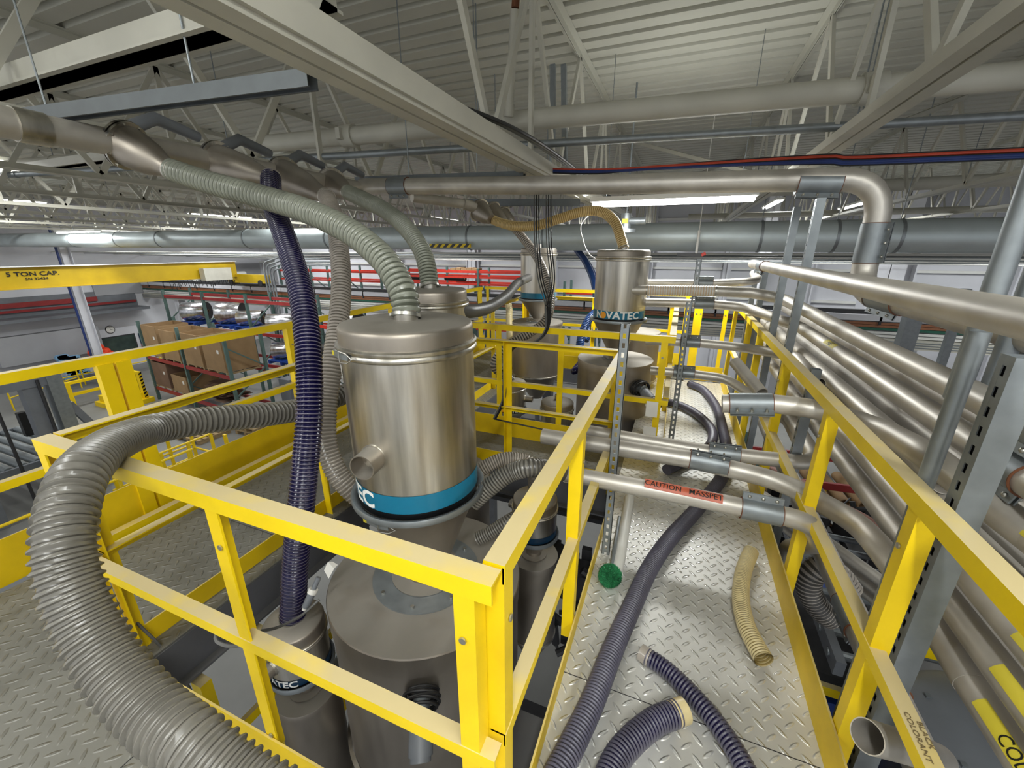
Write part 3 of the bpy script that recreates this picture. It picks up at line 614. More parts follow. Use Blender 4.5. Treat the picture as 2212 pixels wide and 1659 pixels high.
# ---------------- rigid conveying tubes
def bend(pts, rad=.15, n=8):
    """polyline with rounded corners"""
    P = [V(p) for p in pts]; out = [P[0]]
    for i in range(1, len(P)-1):
        a, b, c = P[i-1:i+2]; u = (a-b).normalized(); v = (c-b).normalized(); ang = u.angle(v); L = min(rad/math.tan(ang/2) if ang > .05 else 0, (a-b).length*.49, (c-b).length*.49)
        p, q = b+u*L, b+v*L
        for k in range(n+1):
            t = k/n; out.append(p*(1-t)**2+b*2*t*(1-t)+q*t*t)
    out.append(P[-1]); return out
def coupling(parent, p, q, r, ear, mat='galv', sides=False, bn=3):
    p = V(p); q = V(q); d = (q-p).normalized(); e = V(ear); e = (e-d*e.dot(d)).normalized(); L = (q-p).length
    c = MB().cyl(p, q, r+.006, 28); s = d.cross(e)
    for k in (-1, 1): c.bar(p+e*(r+.018)+s*k*.006, q+e*(r+.018)+s*k*.006, .005, .034, up=e)
    cp = c.build('pipe_coupling', M[mat], parent)
    for k in range(bn):
        c0 = p+d*L*(k+.5)/bn+e*(r+.020)
        MB().sphere(c0+s*.010, .0085, 10).cyl(c0-s*.03, c0+s*.008, .004, 8).cyl(c0-s*.018, c0-s*.009, .009, 6).build('bolt', M['bolt'], cp)
    for a in (p, q):
        dd = -d if a == p else d
        MB().pipe([a-dd*.001, a+dd*.002], r+.007, 28, .006).build('gasket_edge', M['rust'], cp)
def tubes(label, pts, r, cps=(), name='conveying_pipe', mat='tube', open_=True, rad=.15, group=None, cat='pipe', loc=None):
    pts = bend(pts, rad); t = thing(name, label, cat, tuple(min(pts, key=lambda v: v.z)), group)
    (MB().pipe(pts, r, 28, .003) if open_ else MB().tube(pts, r, 28)).build('tube', M[mat], t)
    for c in cps: coupling(t, c[0], c[1], r, c[2])
    return t
yA = 2.30
a0 = at(1172,942,y=yA)
tubes('open ended steel pipe across walkway, front one of the bolted pair', [a0, at(1490,992,y=yA), at(1690,1040,y=yA), at(1850,1128,x=.86), at(1912,1195,x=.86), V((.972, 1.56, .45)), V((.98, 1.36, .43))], .050, ((at(1490,991,y=yA), at(1572,1007,y=yA), (0,-.55,1)),), rad=.30)
MB_ = None
yB = 2.62
b0 = at(1262,930,y=yB)
tubes('open ended steel pipe across walkway, rear one, hooking back into the rack', [b0, at(1525,975,y=yB), at(1765,1003,y=yB), at(1765,1003,y=yB)+V((0,.25,.02)), at(1765,1003,y=yB)+V((0,.7,.02))], .044, ((at(1530,975,y=yB), at(1598,984,y=yB), (0,-.4,1)),), rad=.13)
ct = tubes('steel pipe with orange caution tape crossing the walkway', [TC[0], at(1500,1075,y=1.93), at(1752,1127,y=1.93), V((.77, 2.05, .36)), V((.79, 2.5, .0)), V((.79, 2.6, -.5))], .044, ((at(1600,1096,y=1.93), at(1688,1114,y=1.93), (.1,.2,1)),), rad=.16)
def wrap_label(parent, p, q, r, facing, w_ang, mat, txt=None, size=.03, name='pipe_label', ink='ink', flip=False, sx=1.0):
    """strip stuck on a pipe between p and q, centred on direction 'facing'; text runs p->q"""
    p = V(p); q = V(q); d = (q-p).normalized(); e = V(facing); e = (e-d*e.dot(d)).normalized(); s = d.cross(e)*(-1 if flip else 1); n = 8; vs = []; fs = []
    for a in (p, q):
        for k in range(n+1):
            t = (k/n-.5)*w_ang; vs.append(a+(e*math.cos(t)+s*math.sin(t))*(r+.0012))
    for k in range(n): fs.append((k, k+1, n+2+k, n+1+k))
    o = MB().add(vs, fs).build(name, M[mat], parent)
    if txt:
        tv, tf = text_geo(txt, size, .0003, sx); mid = (p+q)/2; out = []
        for x, y in tv: t = -y/r; out.append(mid+d*x+(e*math.cos(t)+s*math.sin(t))*(r+.0022))
        MB().add(out, tf).build('lettering', M[ink], o, flat=True)
wrap_label(ct, at(1392,1050,y=1.93), at(1558,1086,y=1.93), .044, (-.1,-.65,1), 1.1, 'orange_tape', 'CAUTION   MASSPET', .038)
yD = 2.30
d0 = at(1560,872,y=yD)
tubes('bowed steel pipe with bolted coupling passing over the right guard rail', [d0, at(1670,872,y=yD), at(1770,884,y=yD), at(1900,925,y=2.12), at(2012,988,x=.862), V((.95, 1.52, .965)), V((.98, 1.37, .955))], .048, ((at(1575,871,y=yD), at(1668,872,y=yD), (0,-1,-.5)),), rad=.35)
for nm, pts, cp, r in (
    ('slim steel pipe entering far opening rail, upper of two', [at(1395,736,y=3.9), at(1500,740,y=3.9), at(1600,750,y=3.9), V((.86, 3.5, .95)), V((.86, 2.9, .92))], (at(1470,739,y=3.9), at(1512,741,y=3.9)), .038),
    ('slim steel pipe entering far opening rail, lower of two', [at(1405,800,y=3.75), at(1480,806,y=3.75), at(1570,818,y=3.75), V((.86, 3.35, .50)), V((.86, 2.75, .46))], (at(1455,804,y=3.75), at(1500,808,y=3.75)), .038),
    ('steel pipe running level behind the beige hose, lower of two', [at(1392,653,y=4.5), at(1540,657,y=4.5), at(1610,664,y=4.5), V((.97, 4.0, 1.09)), V((.97, 3.2, 1.09))], (at(1500,656,y=4.5), at(1542,657,y=4.5)), .044),
    ('steel pipe running level behind the beige hose, upper of two', [at(1392,611,y=4.9), at(1540,612,y=4.9), at(1640,608,y=4.9), at(1640,608,y=4.9)+V((.02,.6,.05))], (at(1498,611,y=4.9), at(1540,612,y=4.9)), .04)):
    tubes(nm, pts, r, ((cp[0], cp[1], (0,-.3,1)),), rad=.22)
tubes('steel pipe from beige inlet hose bending into the rack', [at(1545,629,y=4.25), at(1620,632,y=4.25), at(1690,645,y=4.25), V((.97, 3.75, 1.235)), V((.97, 3.3, 1.23))], .047, (), rad=.25)
hose('beige corrugated inlet hose on the side of the lettered loader', [at(1395,627,y=4.25), at(1470,628,y=4.25), at(1548,629,y=4.25)], .05, .022, ('tagw','hbe'), .08, clamp=(0,1), rib=.8)
o = MB().pipe([at(1366,627,y=4.25), at(1398,627,y=4.25)], .048, 24).build('pipe_stub', M['tube']); tag(o, 'short steel inlet stub between lettered loader and beige hose', 'pipe')
tubes('loose open steel tube leaning through the right guard rail', [at(1588,782,y=2.9), at(1645,850,y=2.62)], .036, rad=.1)
tubes('open pipe stub pointing out of the rack at the bottom right', [at(1873,1590,d=1.15), at(1950,1612,d=1.2), at(2030,1640,d=1.3)], .043, (), rad=.1)
# level Y-direction pipes of the rack: (x, z, r, y0, y1, label, couplings, yellow label)
RK = [(.665, 1.565, .041, .74, 4.95, 'topmost large steel pipe running along the pipe rack', [(.80, 1.02), (4.2, 4.4)], None),
      (1.09, 1.43, .054, .5, 3.15, 'steel pipe with yellow tag just below the topmost rack pipe', [(2.75, 3.1)], (2.05, 2.3, 'SCRAP', 2.2)),
      (.97, 1.23, .047, .3, 3.4, 'second rack pipe below the topmost, level with the camera side strut', [(1.45, 1.62)], None),
      (.97, 1.09, .047, .2, 3.3, 'third rack pipe down, crossing in front of the white wall', [(1.45, 1.6)], (3.05, 3.25, 'ABS', 2.2)),
      (.98, .955, .048, .2, 1.37, 'rack pipe just below guard rail height with RO label', [], (1.08, 1.44, 'ROYAL', 2.45)),
      (.98, .90, .046, 1.78, 5.6, 'rack pipe level with the guard rail top, behind the bowed pipe', [], None),
      (.98, .80, .046, .2, 5.6, 'plain rack pipe half hidden behind the guard rail', [], None),
      (.98, .70, .046, .1, 5.6, 'rack pipe below guard rail with yellow label, upper of the labelled three', [], (.92, 1.27, 'COLOR', 2.45)),
      (.98, .565, .048, .1, 5.4, 'rack pipe with COLO label, middle of the labelled three', [], (.86, 1.28, 'COLOR', 2.45)),
      (.98, .43, .048, .0, 1.36, 'rack pipe with COLOR TO label, lowest of the labelled three', [], (.86, 1.28, 'COLOR TO', 2.45)),
      (1.25, 1.02, .055, .3, 6.0, 'outer rack pipe behind the slotted strut, upper', [], None),
      (1.25, .82, .055, .3, 6.0, 'outer rack pipe behind the slotted strut, middle', [], None),
      (1.25, .60, .055, .3, 6.0, 'outer rack pipe behind the slotted strut, lower', [], None),
      (.99, -.05, .05, .6, 5.0, 'low rack pipe near platform level', [(2.0, 2.2)], None),
      (1.15, -.25, .05, .6, 5.0, 'lowest rack pipe under platform level', [(1.9, 2.1)], None)]
for (x, z, r, ya, yb, lab, cps, lb) in RK:
    t = tubes(lab, [(x, ya, z), (x, yb, z)], r, [((x, p, z), (x, q, z), (-.3, 0, -1)) for p, q in cps], group='steel pipes of the rack along the walkway')
    if lb:
        wrap_label(t, (x, lb[1], z), (x, lb[0], z), r, (math.cos(lb[3]), 0, math.sin(lb[3])), 0.8, 'tagy', lb[2], .044 if r < .052 else .04, flip=False)
# short connecting joint rings on the rack pipes
# big sleeve on the topmost pipe
# ---------------- slotted struts of the rack
def strut(label, x, y, z0, z1, w=.041, dep=.062, slots=True, rot=0, group='slotted galvanised struts of the pipe rack', name='slotted_strut', dx=1):
    t = thing(name, label, 'strut', (x, y, z0), group)
    b = MB(); b.box((x, y, z0), (x+dep, y+.004, z1)).box((x, y+w-.004, z0), (x+dep, y+w, z1)).box((x+dep-.004, y+.0041, z0), (x+dep-.0002, y+w-.0041, z1))
    # slotted web on the -x side, facing the walkway, punched with long holes
    z = z0+.02; sw = .014; vs = []
    b.box((x+.0002, y+.0041, z0), (x+.003, y+(w-sw)/2, z1)).box((x+.0002, y+(w+sw)/2, z0), (x+.003, y+w-.0041, z1))
    while z < z1: b.box((x+.0004, y+(w-sw)/2, z), (x+.003, y+(w+sw)/2, min(z+.026, z1))); z += .052
    b.build('channel', M['galv'], t, flat=True); MB().box((x+.010, y+.006, z0+.01), (x+.012, y+w-.006, z1-.01)).build('slot_shade_sheet', M['dark'], t, flat=True); return t  # dark sheet in the hollow stands in for shade behind the slots
strut('wide slotted strut at the right foreground bolted to the guard rail', .735, 1.27, -.4, 1.465, w=.052, dep=.058)
strut('slotted strut rising behind the guard rail under the overhead elbow', .735, 3.30, -.4, 2.01, dep=.05)
strut('slotted strut left of the one under the elbow, with doubled foot', .735, 3.90, -.4, 2.01, dep=.05)
strut('slotted strut further down the rack', .735, 2.64, -.4, 1.07, dep=.05)
strut('slotted strut near the far end of the rack', .735, 4.72, -.4, 1.5, dep=.05)
strut('far slotted strut at the end of the walkway rail', .735, 5.25, -.4, 1.6, dep=.05)
o = MB().cyl((.735, 1.42, -.5), (.735, 1.42, 1.50), .021, 20).build('round_post', M['galv']); tag(o, 'round grey steel post next to the wide slotted strut', 'post')
# tall paired posts at the right edge rising above the topmost pipe
for k, (x, y, r) in enumerate(((.95, 1.84, .032), (1.05, 1.87, .03), (1.13, 1.90, .03))):
    o = MB().cyl((x, y, 1.2), (x, y, 2.43), r, 20).build('round_post', M['galv']); tag(o, ('leftmost', 'middle', 'rightmost')[k]+' of the tall grey posts crossing the right image edge', 'post', 'tall grey posts at right edge')
# perforated strut standing on the walkway by the pale rail, and the one by the far opening
def perf(label, x, y, z0, z1, w=.046, dep=.022, ny=-1):
    t = thing('perforated_strut', label, 'strut', (x, y, z0)); b = MB(); sw = .014
    b.box((x, y, z0), (x+(w-sw)/2, y+.003, z1)).box((x+(w+sw)/2, y, z0), (x+w, y+.003, z1)); z = z0+.015
    while z < z1: b.box((x+(w-sw)/2, y, z), (x+(w+sw)/2, y+.003, min(z+.022, z1))); z += .048
    b.box((x, y, z0), (x+.003, y+dep, z1)).box((x+w-.003, y, z0), (x+w, y+dep, z1)); b.build('channel', M['galv'], t, flat=True)
    return t
perf('perforated steel strut standing on the walkway beside the pale guard rail', -.245, 2.02, .004, 1.36)
perf('perforated steel strut at the corner of the far opening', .065, 3.62, .004, 1.30)
perf('perforated steel strut tip above the beige hose', .12, 4.4, 1.2, 1.62)
# white tube, green pad, strut piece on the floor beside the pale rail
o = MB().tube([(-.135, 1.86, .035), (-.155, 2.62, .035)], .033, 24).build('white_tube', M['pvc']); tag(o, 'white plastic tube lying on the walkway behind the green pad', 'tube')
t = thing('round_scrubber', 'round green bristly scrub pad leaning at the foot of the white tube', 'scrubber', (-.165, 1.79, 0)); b = MB(); rr = random.Random(3)
c = V((-.165, 1.80, .062)); n = V((.1, -.75, .55)).normalized(); u = n.cross(V((1,0,0))).normalized(); v = n.cross(u)
prof = MB()
for k in range(2600):
    a = rr.random()*2*PI; q = math.sqrt(rr.random()); h = math.sqrt(max(0, 1-q*q)); p = c+(u*math.cos(a)+v*math.sin(a))*q*.058+n*(h*.02+rr.random()*.006); dd = (n*1.0+(u*math.cos(a)+v*math.sin(a))*q*.9+V((rr.uniform(-.5,.5), rr.uniform(-.5,.5), rr.uniform(-.5,.5)))).normalized()*.013
    s = dd.cross(V((.3,.5,.2))).normalized()*.0022; b.add([p-s, p+s, p+dd], [(0,1,2)])
o = b.build('bristles', M['green'], t, flat=True); o['kind'] = 'stuff'
MB().tube([c-n*.02, c-n*.004, c+n*.012, c+n*.02], [.055, .06, .056, .035], 28).build('pad', M['green'], t)
MB().cyl(c-n*.02+V((.0,.02,.0)), c+V((-.02,.50,.02)), .011, 12).build('handle', M['galv'], t)
# cables: bundle hanging by the rear loader and over the rail
rc = random.Random(5); t = thing('cable_bundle', 'bundle of thin dark cables hanging from the roof and draped over yellow rails', 'cables', tuple(at(1068,905,d=3.2)))
for k in range(6):
    ox = (k % 3)*5-4; base = 1158 if k < 3 else 1184
    P = spline(D((base+ox,408,3.9),(base+ox+1,520,3.7),(base+ox+8,600,3.5),(1182+ox,660,3.3),(1180+ox*.6,712,3.2),(1150+ox*.6,742,3.15),(1108+ox*.4,752,3.12),(1090+ox*.5,800,3.12),(1088+ox*.5,860,3.14),(1068+ox*.5,905,3.2)), .03)
    MB().tube(P, .006, 8).build('cable', M['cable'] if k % 3 else M['gcable'], t)
for (px, py, d_) in ((1185,600,3.5), (1183,660,3.3), (1150,742,3.15), (1090,800,3.12)):
    c = at(px, py, d=d_); MB().cyl(c-V((0,0,.004)), c+V((0,0,.004)), .022, 10).build('cable_tie', M['black'], t)
P = spline(D((1068,905,3.2),(1100,912,3.15),(1160,925,3.1),(1230,940,3.05),(1300,952,3.0)), .03); o = MB().tube(P, .006, 8).build('cable', M['cable']); tag(o, 'black cable running along the far rail of the near opening', 'cable')
P = spline([at(485,1378,d=1.42)+V((0,0,0))]+D((470,1365,1.40),(468,1385,1.38),(500,1396,1.38),(545,1385,1.42),(560,1365,1.55),(600,1355,1.75),(650,1330,1.85),(690,1295,1.9)), .012); o = MB().tube(P, .006, 8).build('cable', M['gcable']); tag(o, 'grey cable looped around the front rail post, leading to the left canister', 'cable')
t = thing('cable_connector', 'grey and white cable connector lying on the left canister lid', 'connector', tuple(at(670,1290,d=1.93)))
a, c_ = at(660,1312,d=1.93), at(682,1262,d=1.95); MB().cyl(a, a.lerp(c_, .6), .018, 16).build('body', M['slate'], t); MB().cyl(a.lerp(c_, .6), a.lerp(c_, .8), .022, 16).build('collar', M['tagw'], t); MB().cyl(a.lerp(c_, .8), a.lerp(c_, 1.3), .012, 12).build('elbow', M['slate'], t); MB().cyl(a.lerp(c_, -.12), a, .012, 12).build('tip', M['tagw'], t)
o = MB().add([at(700,1232,d=1.9), at(710,1250,d=1.9), at(722,1228,d=1.9), at(708,1214,d=1.9)], [(0,1,2,3)]).add([at(722,1228,d=1.9), at(708,1214,d=1.9), at(718,1213,d=1.92), at(730,1220,d=1.92)], [(0,1,2,3)]).build('paper_tag', M['tagw']); tag(o, 'white printed paper tag hanging on the cable by the big hopper', 'tag')
P = spline([at(240,1290,d=1.75), at(300,1350,d=1.8), at(350,1400,d=1.85), at(400,1470,d=2.0), at(440,1540,d=2.2), at(500,1600,d=2.4)], .03); o = MB().tube(P, .006, 8).build('cable', M['gcable']); tag(o, 'grey cable slanting down into the near opening at left', 'cable')
# bent bar: wire tie at the front kick plate
P = spline(D((548,1628,1.05),(556,1648,1.04),(574,1640,1.04),(582,1622,1.05),(560,1636,1.05)), .006); o = MB().tube(P, .0025, 6).build('wire_tie', M['galv']); tag(o, 'twisted wire tie around the foot of the front rail post', 'wire tie')

# handwriting on the right mid rail
o_ = at(1985,1592,z=.552); o_.x = .69
b = MB(); text_plane(b, 'COLORANT', .017, (.678, o_.y, .5535), (0,-1,0), (1,0,0), .0002, 1.3); text_plane(b, 'BLACK', .017, (.698, o_.y+.01, .5535), (0,-1,0), (1,0,0), .0002, 1.3); tag(b.build('pen_lettering', M['pencil'], flat=True), 'faint handwritten black lettering on the dusty right mid rail', 'lettering')

# printed notices by the far opening, tags on the loaders
for k, (px, py, w_, h_) in enumerate(((1408, 884, .09, .13), (1403, 934, .10, .10))):
    c = at(px, py, y=3.26); o = MB().box((c.x-w_/2, 3.256, c.z-h_/2), (c.x+w_/2, 3.262, c.z+h_/2)).build('printed_notice', M['tagw'], flat=True); tag(o, ('upper', 'lower')[k]+' white printed notice beside the wide far hopper', 'notice')
P = spline([V((-.9, 5.30, 2.26))]+D((1258,480,4.8),(1260,520,4.7),(1272,548,4.5),(1288,560,4.30))+[V((AX3[0]-.27, AX3[1]-.03, 1.61))], .02); o = MB().tube(P, .006, 8).build('cable', M['tagw']); tag(o, 'thin white cable hanging between strip light and lettered loader', 'cable')
P = spline([at(985,1290-0,z=.0)]*1+[V((-.36,2.9,.012)), V((-.3,3.05,.012))], .02) if False else None
t = thing('hanging_tool', 'dark bar with red tip hanging on a white hook below the duct', 'tool', tuple(at(1500,550,y=7.6)))
a, c = at(1462,549,y=7.6), at(1515,551,y=7.6); MB().bar(a, c, .04, .05).build('bar', M['dark'], t, flat=True); MB().bar(c, c+V((.06,0,.03)), .04, .05).build('red_tip', M['red'], t, flat=True)
e = at(1505,540,y=7.6); MB().cyl(e+V((0,0,-.06)), e+V((0,0,.30)), .02, 8).cyl(e+V((0,0,.28)), V((e.x, e.y, 3.70)), .006, 8).build('hook_rod', M['tagw'], t)
# ================================================================ OVERHEAD
def fixture(label, x, y, z, ax, i_=1, L=2.3, group='strip lights under the roof'):
    t = thing('strip_light', label, 'ceiling light', (x, y, z), group); dx, dy = (L/2, .09) if ax else (.09, L/2)
    MB().box((x-dx, y-dy, z), (x+dx, y+dy, z+.05)).build('housing', M['fix'], t, flat=True)
    tr = .03 if i_ == 0 else .016
    for s in ((-.06, .06) if i_ == 0 else (-.045, .045)):
        a, c = ((x-dx*.97, y+s, z-.02), (x+dx*.97, y+s, z-.02)) if ax else ((x+s, y-dy*.97, z-.02), (x+s, y+dy*.97, z-.02))
        MB().cyl(a, c, tr, 12).build('tube_lamp', M['lamp'], t)
    for s in (-.8, .8):
        p = (x+dx*s, y, z+.05) if ax else (x, y+dy*s, z+.05); MB().cyl(p, (p[0], p[1], 3.7), .004, 6).build('hanger', M['galv'], t)
names = ['bright strip light above the lettered loader', 'strip light behind the camera, right', 'strip light behind the camera, left', 'strip light behind the camera, far right', 'strip light behind the camera, far left']
for i, (x, y, z, ax, p) in enumerate(LAMPS):
    fixture(names[i] if i < 5 else {5: 'strip light over the left hall above the crane, leftmost bright one', 19: 'strip light over the left hall, right one under the round duct', 18: 'white strip light right of the overhead elbow, beyond the rack'}[i] if i in (5, 19, 18) else 'distant strip light %s, %s' % (('over the left hall' if x < -12 else 'over the middle hall' if x < 0 else 'over the right hall'), ('near' if y < 6 else 'midway' if y < 12 else 'far')+', of the row '+ORD[i % 9]+' counted from the left'), x, y, z, ax, i, 1.75 if i == 0 else 2.3)
# cross beams
for lab, (x0, x1, y, z, w, h) in (('white cross beam left of the main truss, upper left corner', (-6, -1.33, 1.44, 2.56, .09, .11)), ('white cross beam right of the main truss, top of picture', (-1.2, .9, 1.40, 2.80, .12, .12)), ('white cross beam further left', (-10, -6.1, 3.2, 2.7, .1, .1))):
    o = MB().box((x0, y, z), (x1, y+w, z+h)).box((x0, y-.03, z), (x1, y+w+.03, z+.012)).build('cross_beam', M['white'], flat=True); tag(o, lab, 'beam')
# diagonal sway braces between trusses
for k, (p, q, lb) in enumerate((((.95, 6.5, 2.55), (-1.2, 8.6, 3.6), 'above the bright strip light'), ((1.02, 5.2, 2.55), (3.18, 8.0, 3.6), 'behind the overhead elbow'), ((-1.2, 8.0, 2.45), (.93, 11, 3.6), 'far down the hall'))):
    o = MB().bar(p, q, .05, .05).build('sway_brace', M['white'], flat=True); tag(o, 'slanting off-white brace between roof trusses '+lb, 'brace', 'slanting braces between trusses')
# strut channels
def chan(label, p, q, w=.041, h=.041, cap=True):
    p = V(p); q = V(q); t = thing('strut_channel', label, 'strut', tuple(p)); d = (q-p).normalized(); s = d.cross(V((0,0,1)))
    MB().chan(p, q, w, h, s, V((0,0,1))).build('channel', M['galvk'], t, flat=True); 
    for k in (.35, .75): 
        c = p.lerp(q, k); MB().cyl(c, V((c.x, c.y, 3.7)), .005, 8).build('threaded_rod', M['galv'], t)
    return t
z1 = 2.33
chan('long grey strut channel hanging at the upper left above the manifold', at(-120,262,z=z1+.05), at(672,152,z=z1+.05), .06, .062)
chan('grey strut channel above the overhead pipe, left of the red cables', at(770,383,y=3.55), at(1133,370,y=3.55), .06, .06)
chan('short grey strut channel beyond the overhead pipe', at(985,430,y=5.3), at(1252,430,y=5.3), .06, .08)
# white and grey overhead pipes along x
def ext(a, b, x): return a+(b-a)*((x-a.x)/(b.x-a.x))
for lab, A, B, r, x0, x1, mat in (('large white sprinkler main crossing under the roof deck', at(560,312,z=2.8), at(1850,195,z=2.8), .083, -9, 6, 'white'), ('thin grey conduit pipe crossing below the sprinkler main', at(740,336,z=2.6), at(2212,250,z=2.6), .032, -9, 6, 'galv'),
    ('white pipe far right behind the overhead elbow', V((0,9.5,2.75)), V((9,9.5,2.75)), .1, 0, 9, 'white'), ('second thin far pipe on the right', V((0,12.8,2.55)), V((10,12.8,2.55)), .07, 0, 10, 'white')):
    P0 = ext(A, B, x0); P1 = ext(A, B, x1); dd = (P1-P0).normalized()
    t = thing('overhead_pipe', lab, 'pipe', tuple(P0)); MB().cyl(P0, P1, r, 28).build('tube', M[mat], t)
    for k in range(int((x1-x0)/3)):
        c = ext(A, B, x0+1.1+k*3); MB().pipe([c-dd*.02, c+dd*.02], r+.006, 24, .006).build('pipe_hanger', M[mat], t); MB().cyl(c+V((0,0,r)), V((c.x, c.y, 3.7)), .006, 6).build('hanger_rod', M['galv'], t) if 'conduit' not in lab or c.x > -1 else None
    if 'sprinkler' in lab and r > .05:
        for c in (at(1858,212,z=2.8), ext(A, B, -3.3)):
            c = ext(A, B, c.x); MB().pipe([c-dd*.07, c+dd*.07], r+.02, 28, .02).bar(c+V((-.02,-r-.035,-.05)), c+V((-.02,-r-.035,.05)), .05, .05).build('grooved_coupling', M['white'], t)
o = MB().cyl(at(1112,20,y=3.6), at(1099,252,y=3.75), .035, 20).cyl(at(1101,225,y=3.74), at(1099,252,y=3.75), .042, 20).build('drop_pipe', M['white']); tag(o, 'white vertical pipe dropping beside the top centre truss', 'pipe')
o = MB().cyl(at(1116,-30,y=3.6), at(1113,18,y=3.6), .03, 12).build('pipe_clamp', M['rust']); tag(o, 'rusty clamp above the white vertical pipe', 'clamp')
for k, px in enumerate((1195, 1218)):
    o = MB().bar(at(px,140,y=4.6), at(px+(-2 if k == 0 else 2),352,y=4.6), .05, .05, up=(0,1,0)).build('vertical_strut', M['galv'], flat=True); tag(o, 'dark grey vertical strut under the roof, %s of two' % ('left' if k == 0 else 'right'), 'strut')
# bundle of red, blue, black cables along x
t = thing('cable_bundle', 'bundle of red, blue and black cables strung below the sprinkler main', 'cables', tuple(at(1480,360,y=3.9)))
for k, (dz, c, r) in enumerate(((0, 'redcable', .011), (-.028, 'bluecable', .011), (-.018, 'black', .008), (-.04, 'bluecable', .010), (-.05, 'black', .006), (.012, 'black', .006))):
    P = spline([at(1160,365+k*1.5,y=3.9), at(1300,367+k*1.5,y=3.9), at(1480,360-(k*1 if k else 4),y=3.9)+V((0,0,dz*.3)), at(1780,338,y=3.9)+V((0,0,dz)), at(1850,340,y=3.9)+V((0,0,dz)), at(2250,322,y=3.9)+V((0,0,dz))], .05)
    o = MB().tube(P, r, 8).build('cable', M[c], t); o['label'] = '%s cable' % {'redcable': 'red', 'bluecable': 'blue', 'black': 'thin black'}[c]
t = thing('cable_bundle', 'dark cables resting along the double chord of the main truss', 'cables', (-1.13, 3, 2.45))
for k in range(3):
    P = spline([at(560+k*6,40,z=2.5), at(640+k*4,110,z=2.47), at(690+k*5,140-k*6,z=2.47), V((-1.13-k*.02, 3.0, 2.47)), V((-1.13-k*.02, 6, 2.47)), V((-1.12, 9, 2.45))], .05)
    MB().tube(P, .012, 8).build('cable', M['gcable'] if k else M['cable'], t)
P = spline([at(655,55,z=2.55), at(652,100,z=2.5), at(640,118,z=2.48), at(600,80,z=2.5), at(575,55,z=2.5)], .02); o = MB().tube(P, .010, 8).build('cable', M['cable']); tag(o, 'black cable loop at the end of the upper left strut channel', 'cable')
# overhead steel pipe with elbow, at y = 3.4
yT = 3.4
e0, e1 = at(782,403,y=yT), at(1895,393,y=yT); e1.z = at(1740,394,y=yT).z; ex = at(1880,530,y=yT).x
tubes('large overhead steel pipe with elbow turning down at right', [e0, at(1300,399,y=yT), V((ex, yT, e1.z)), V((ex, yT, 1.48)), V((ex, yT-.28, 1.43))], .068, ((at(843,403,y=yT), at(882,402,y=yT), (0,-.2,-1)), (at(1722,396,y=yT), at(1815,396,y=yT), (0,-.5,-1)), (V((ex, yT, 1.86)), V((ex, yT, 1.62)), (.6,-.8,0))), rad=.26)
# manifold with four diverter valves
mx, mz = -2.9, 2.245
t = thing('hose_manifold', 'overhead steel manifold with four flanged diverter valves at upper left', 'manifold', (mx, 1.15, mz))
MB().cyl((mx, 1.02, mz), (mx, 3.38, mz), .066, 32).build('main_pipe', M['tube'], t)
MB().cyl((mx, 1.0, mz), (mx, 1.03, mz), .07, 32).build('rusty_end_cap', M['rust'], t)
MB().pipe([(mx, 1.13, mz), (mx, 1.24, mz)], .073, 32, .006).build('sleeve', M['ss'], t)
vs_ = [(275,330,(372,368,2.25)), (470,345,(585,384,2.6)), (612,368,(705,425,2.8)), (716,388,(752,416,3.3))]
for (px, py, o_) in vs_:
    yv = at(px, py, x=mx).y; s = V((mx, yv, mz)); e = at(*o_[:2], d=o_[2]); d = (e-s).normalized()
    body = MB().tube([s-d*.02, s+d*.02, s.lerp(e, .30), s.lerp(e, .55), s.lerp(e, .72), s.lerp(e, .86), e], [.11, .108, .102, .088, .068, .054, .050], 36).build('diverter_valve', M['ssh'], t)
    fl = s-d*.01; MB().cyl(fl, fl+d*.012, .128, 40).build('flange', M['ss'], body); MB().cyl(fl+d*.018, fl+d*.030, .126, 40).build('flange', M['ss'], body)
    uu = d.cross(V((0,0,1))).normalized(); vv = d.cross(uu)
    for k in range(8):
        a = k*PI/4+.4; c = fl+d*.028+(uu*math.cos(a)+vv*math.sin(a))*.116; MB().cyl(c, c+d*.010, .007, 6).build('bolt', M['bolt'], body)
    MB().cyl(e-d*.02, e+d*.03, .055, 28).build('outlet_collar', M['tube'], body)
    MB().tube([s+V((.02,.0,.07)), s+V((.0,.18,.17)), s+V((-.02,.42,.13))], [.035,.035,.03], 16).build('actuator_arm', M['slate'], body)
# second manifold, further back
a0_, a1_ = at(895,427,y=4.9), at(1035,448,y=4.9)
tubes('steel pipe feeding the rear manifold under the overhead pipe', [at(890,426,y=3.9), at(1000,440,y=4.4)], .05, rad=.1, open_=False, name='conveying_pipe')
t = thing('hose_manifold', 'rear overhead manifold of three small diverter valves above rear loader', 'manifold', tuple(at(1040,450,y=4.7)))
for k, (px, py, qx, qy, yy) in enumerate(((1036,455,1060,474,4.6), (1062,458,1090,484,4.9), (1085,468,1112,492,5.2))):
    s, e = at(px,py,y=yy), at(qx,qy,y=yy-.05); body = MB().tube([s-(e-s).normalized()*.05, s, s.lerp(e,.6), e], [.11,.12,.09,.055], 24).build('diverter_valve', M['ssh'], t); MB().cyl(s-(e-s).normalized()*.01, s, .135, 28).build('flange', M['ss'], body)
MB().cyl(at(1000,440,y=4.4), at(1040,452,y=4.6), .06, 20).build('main_pipe', M['tube'], t)
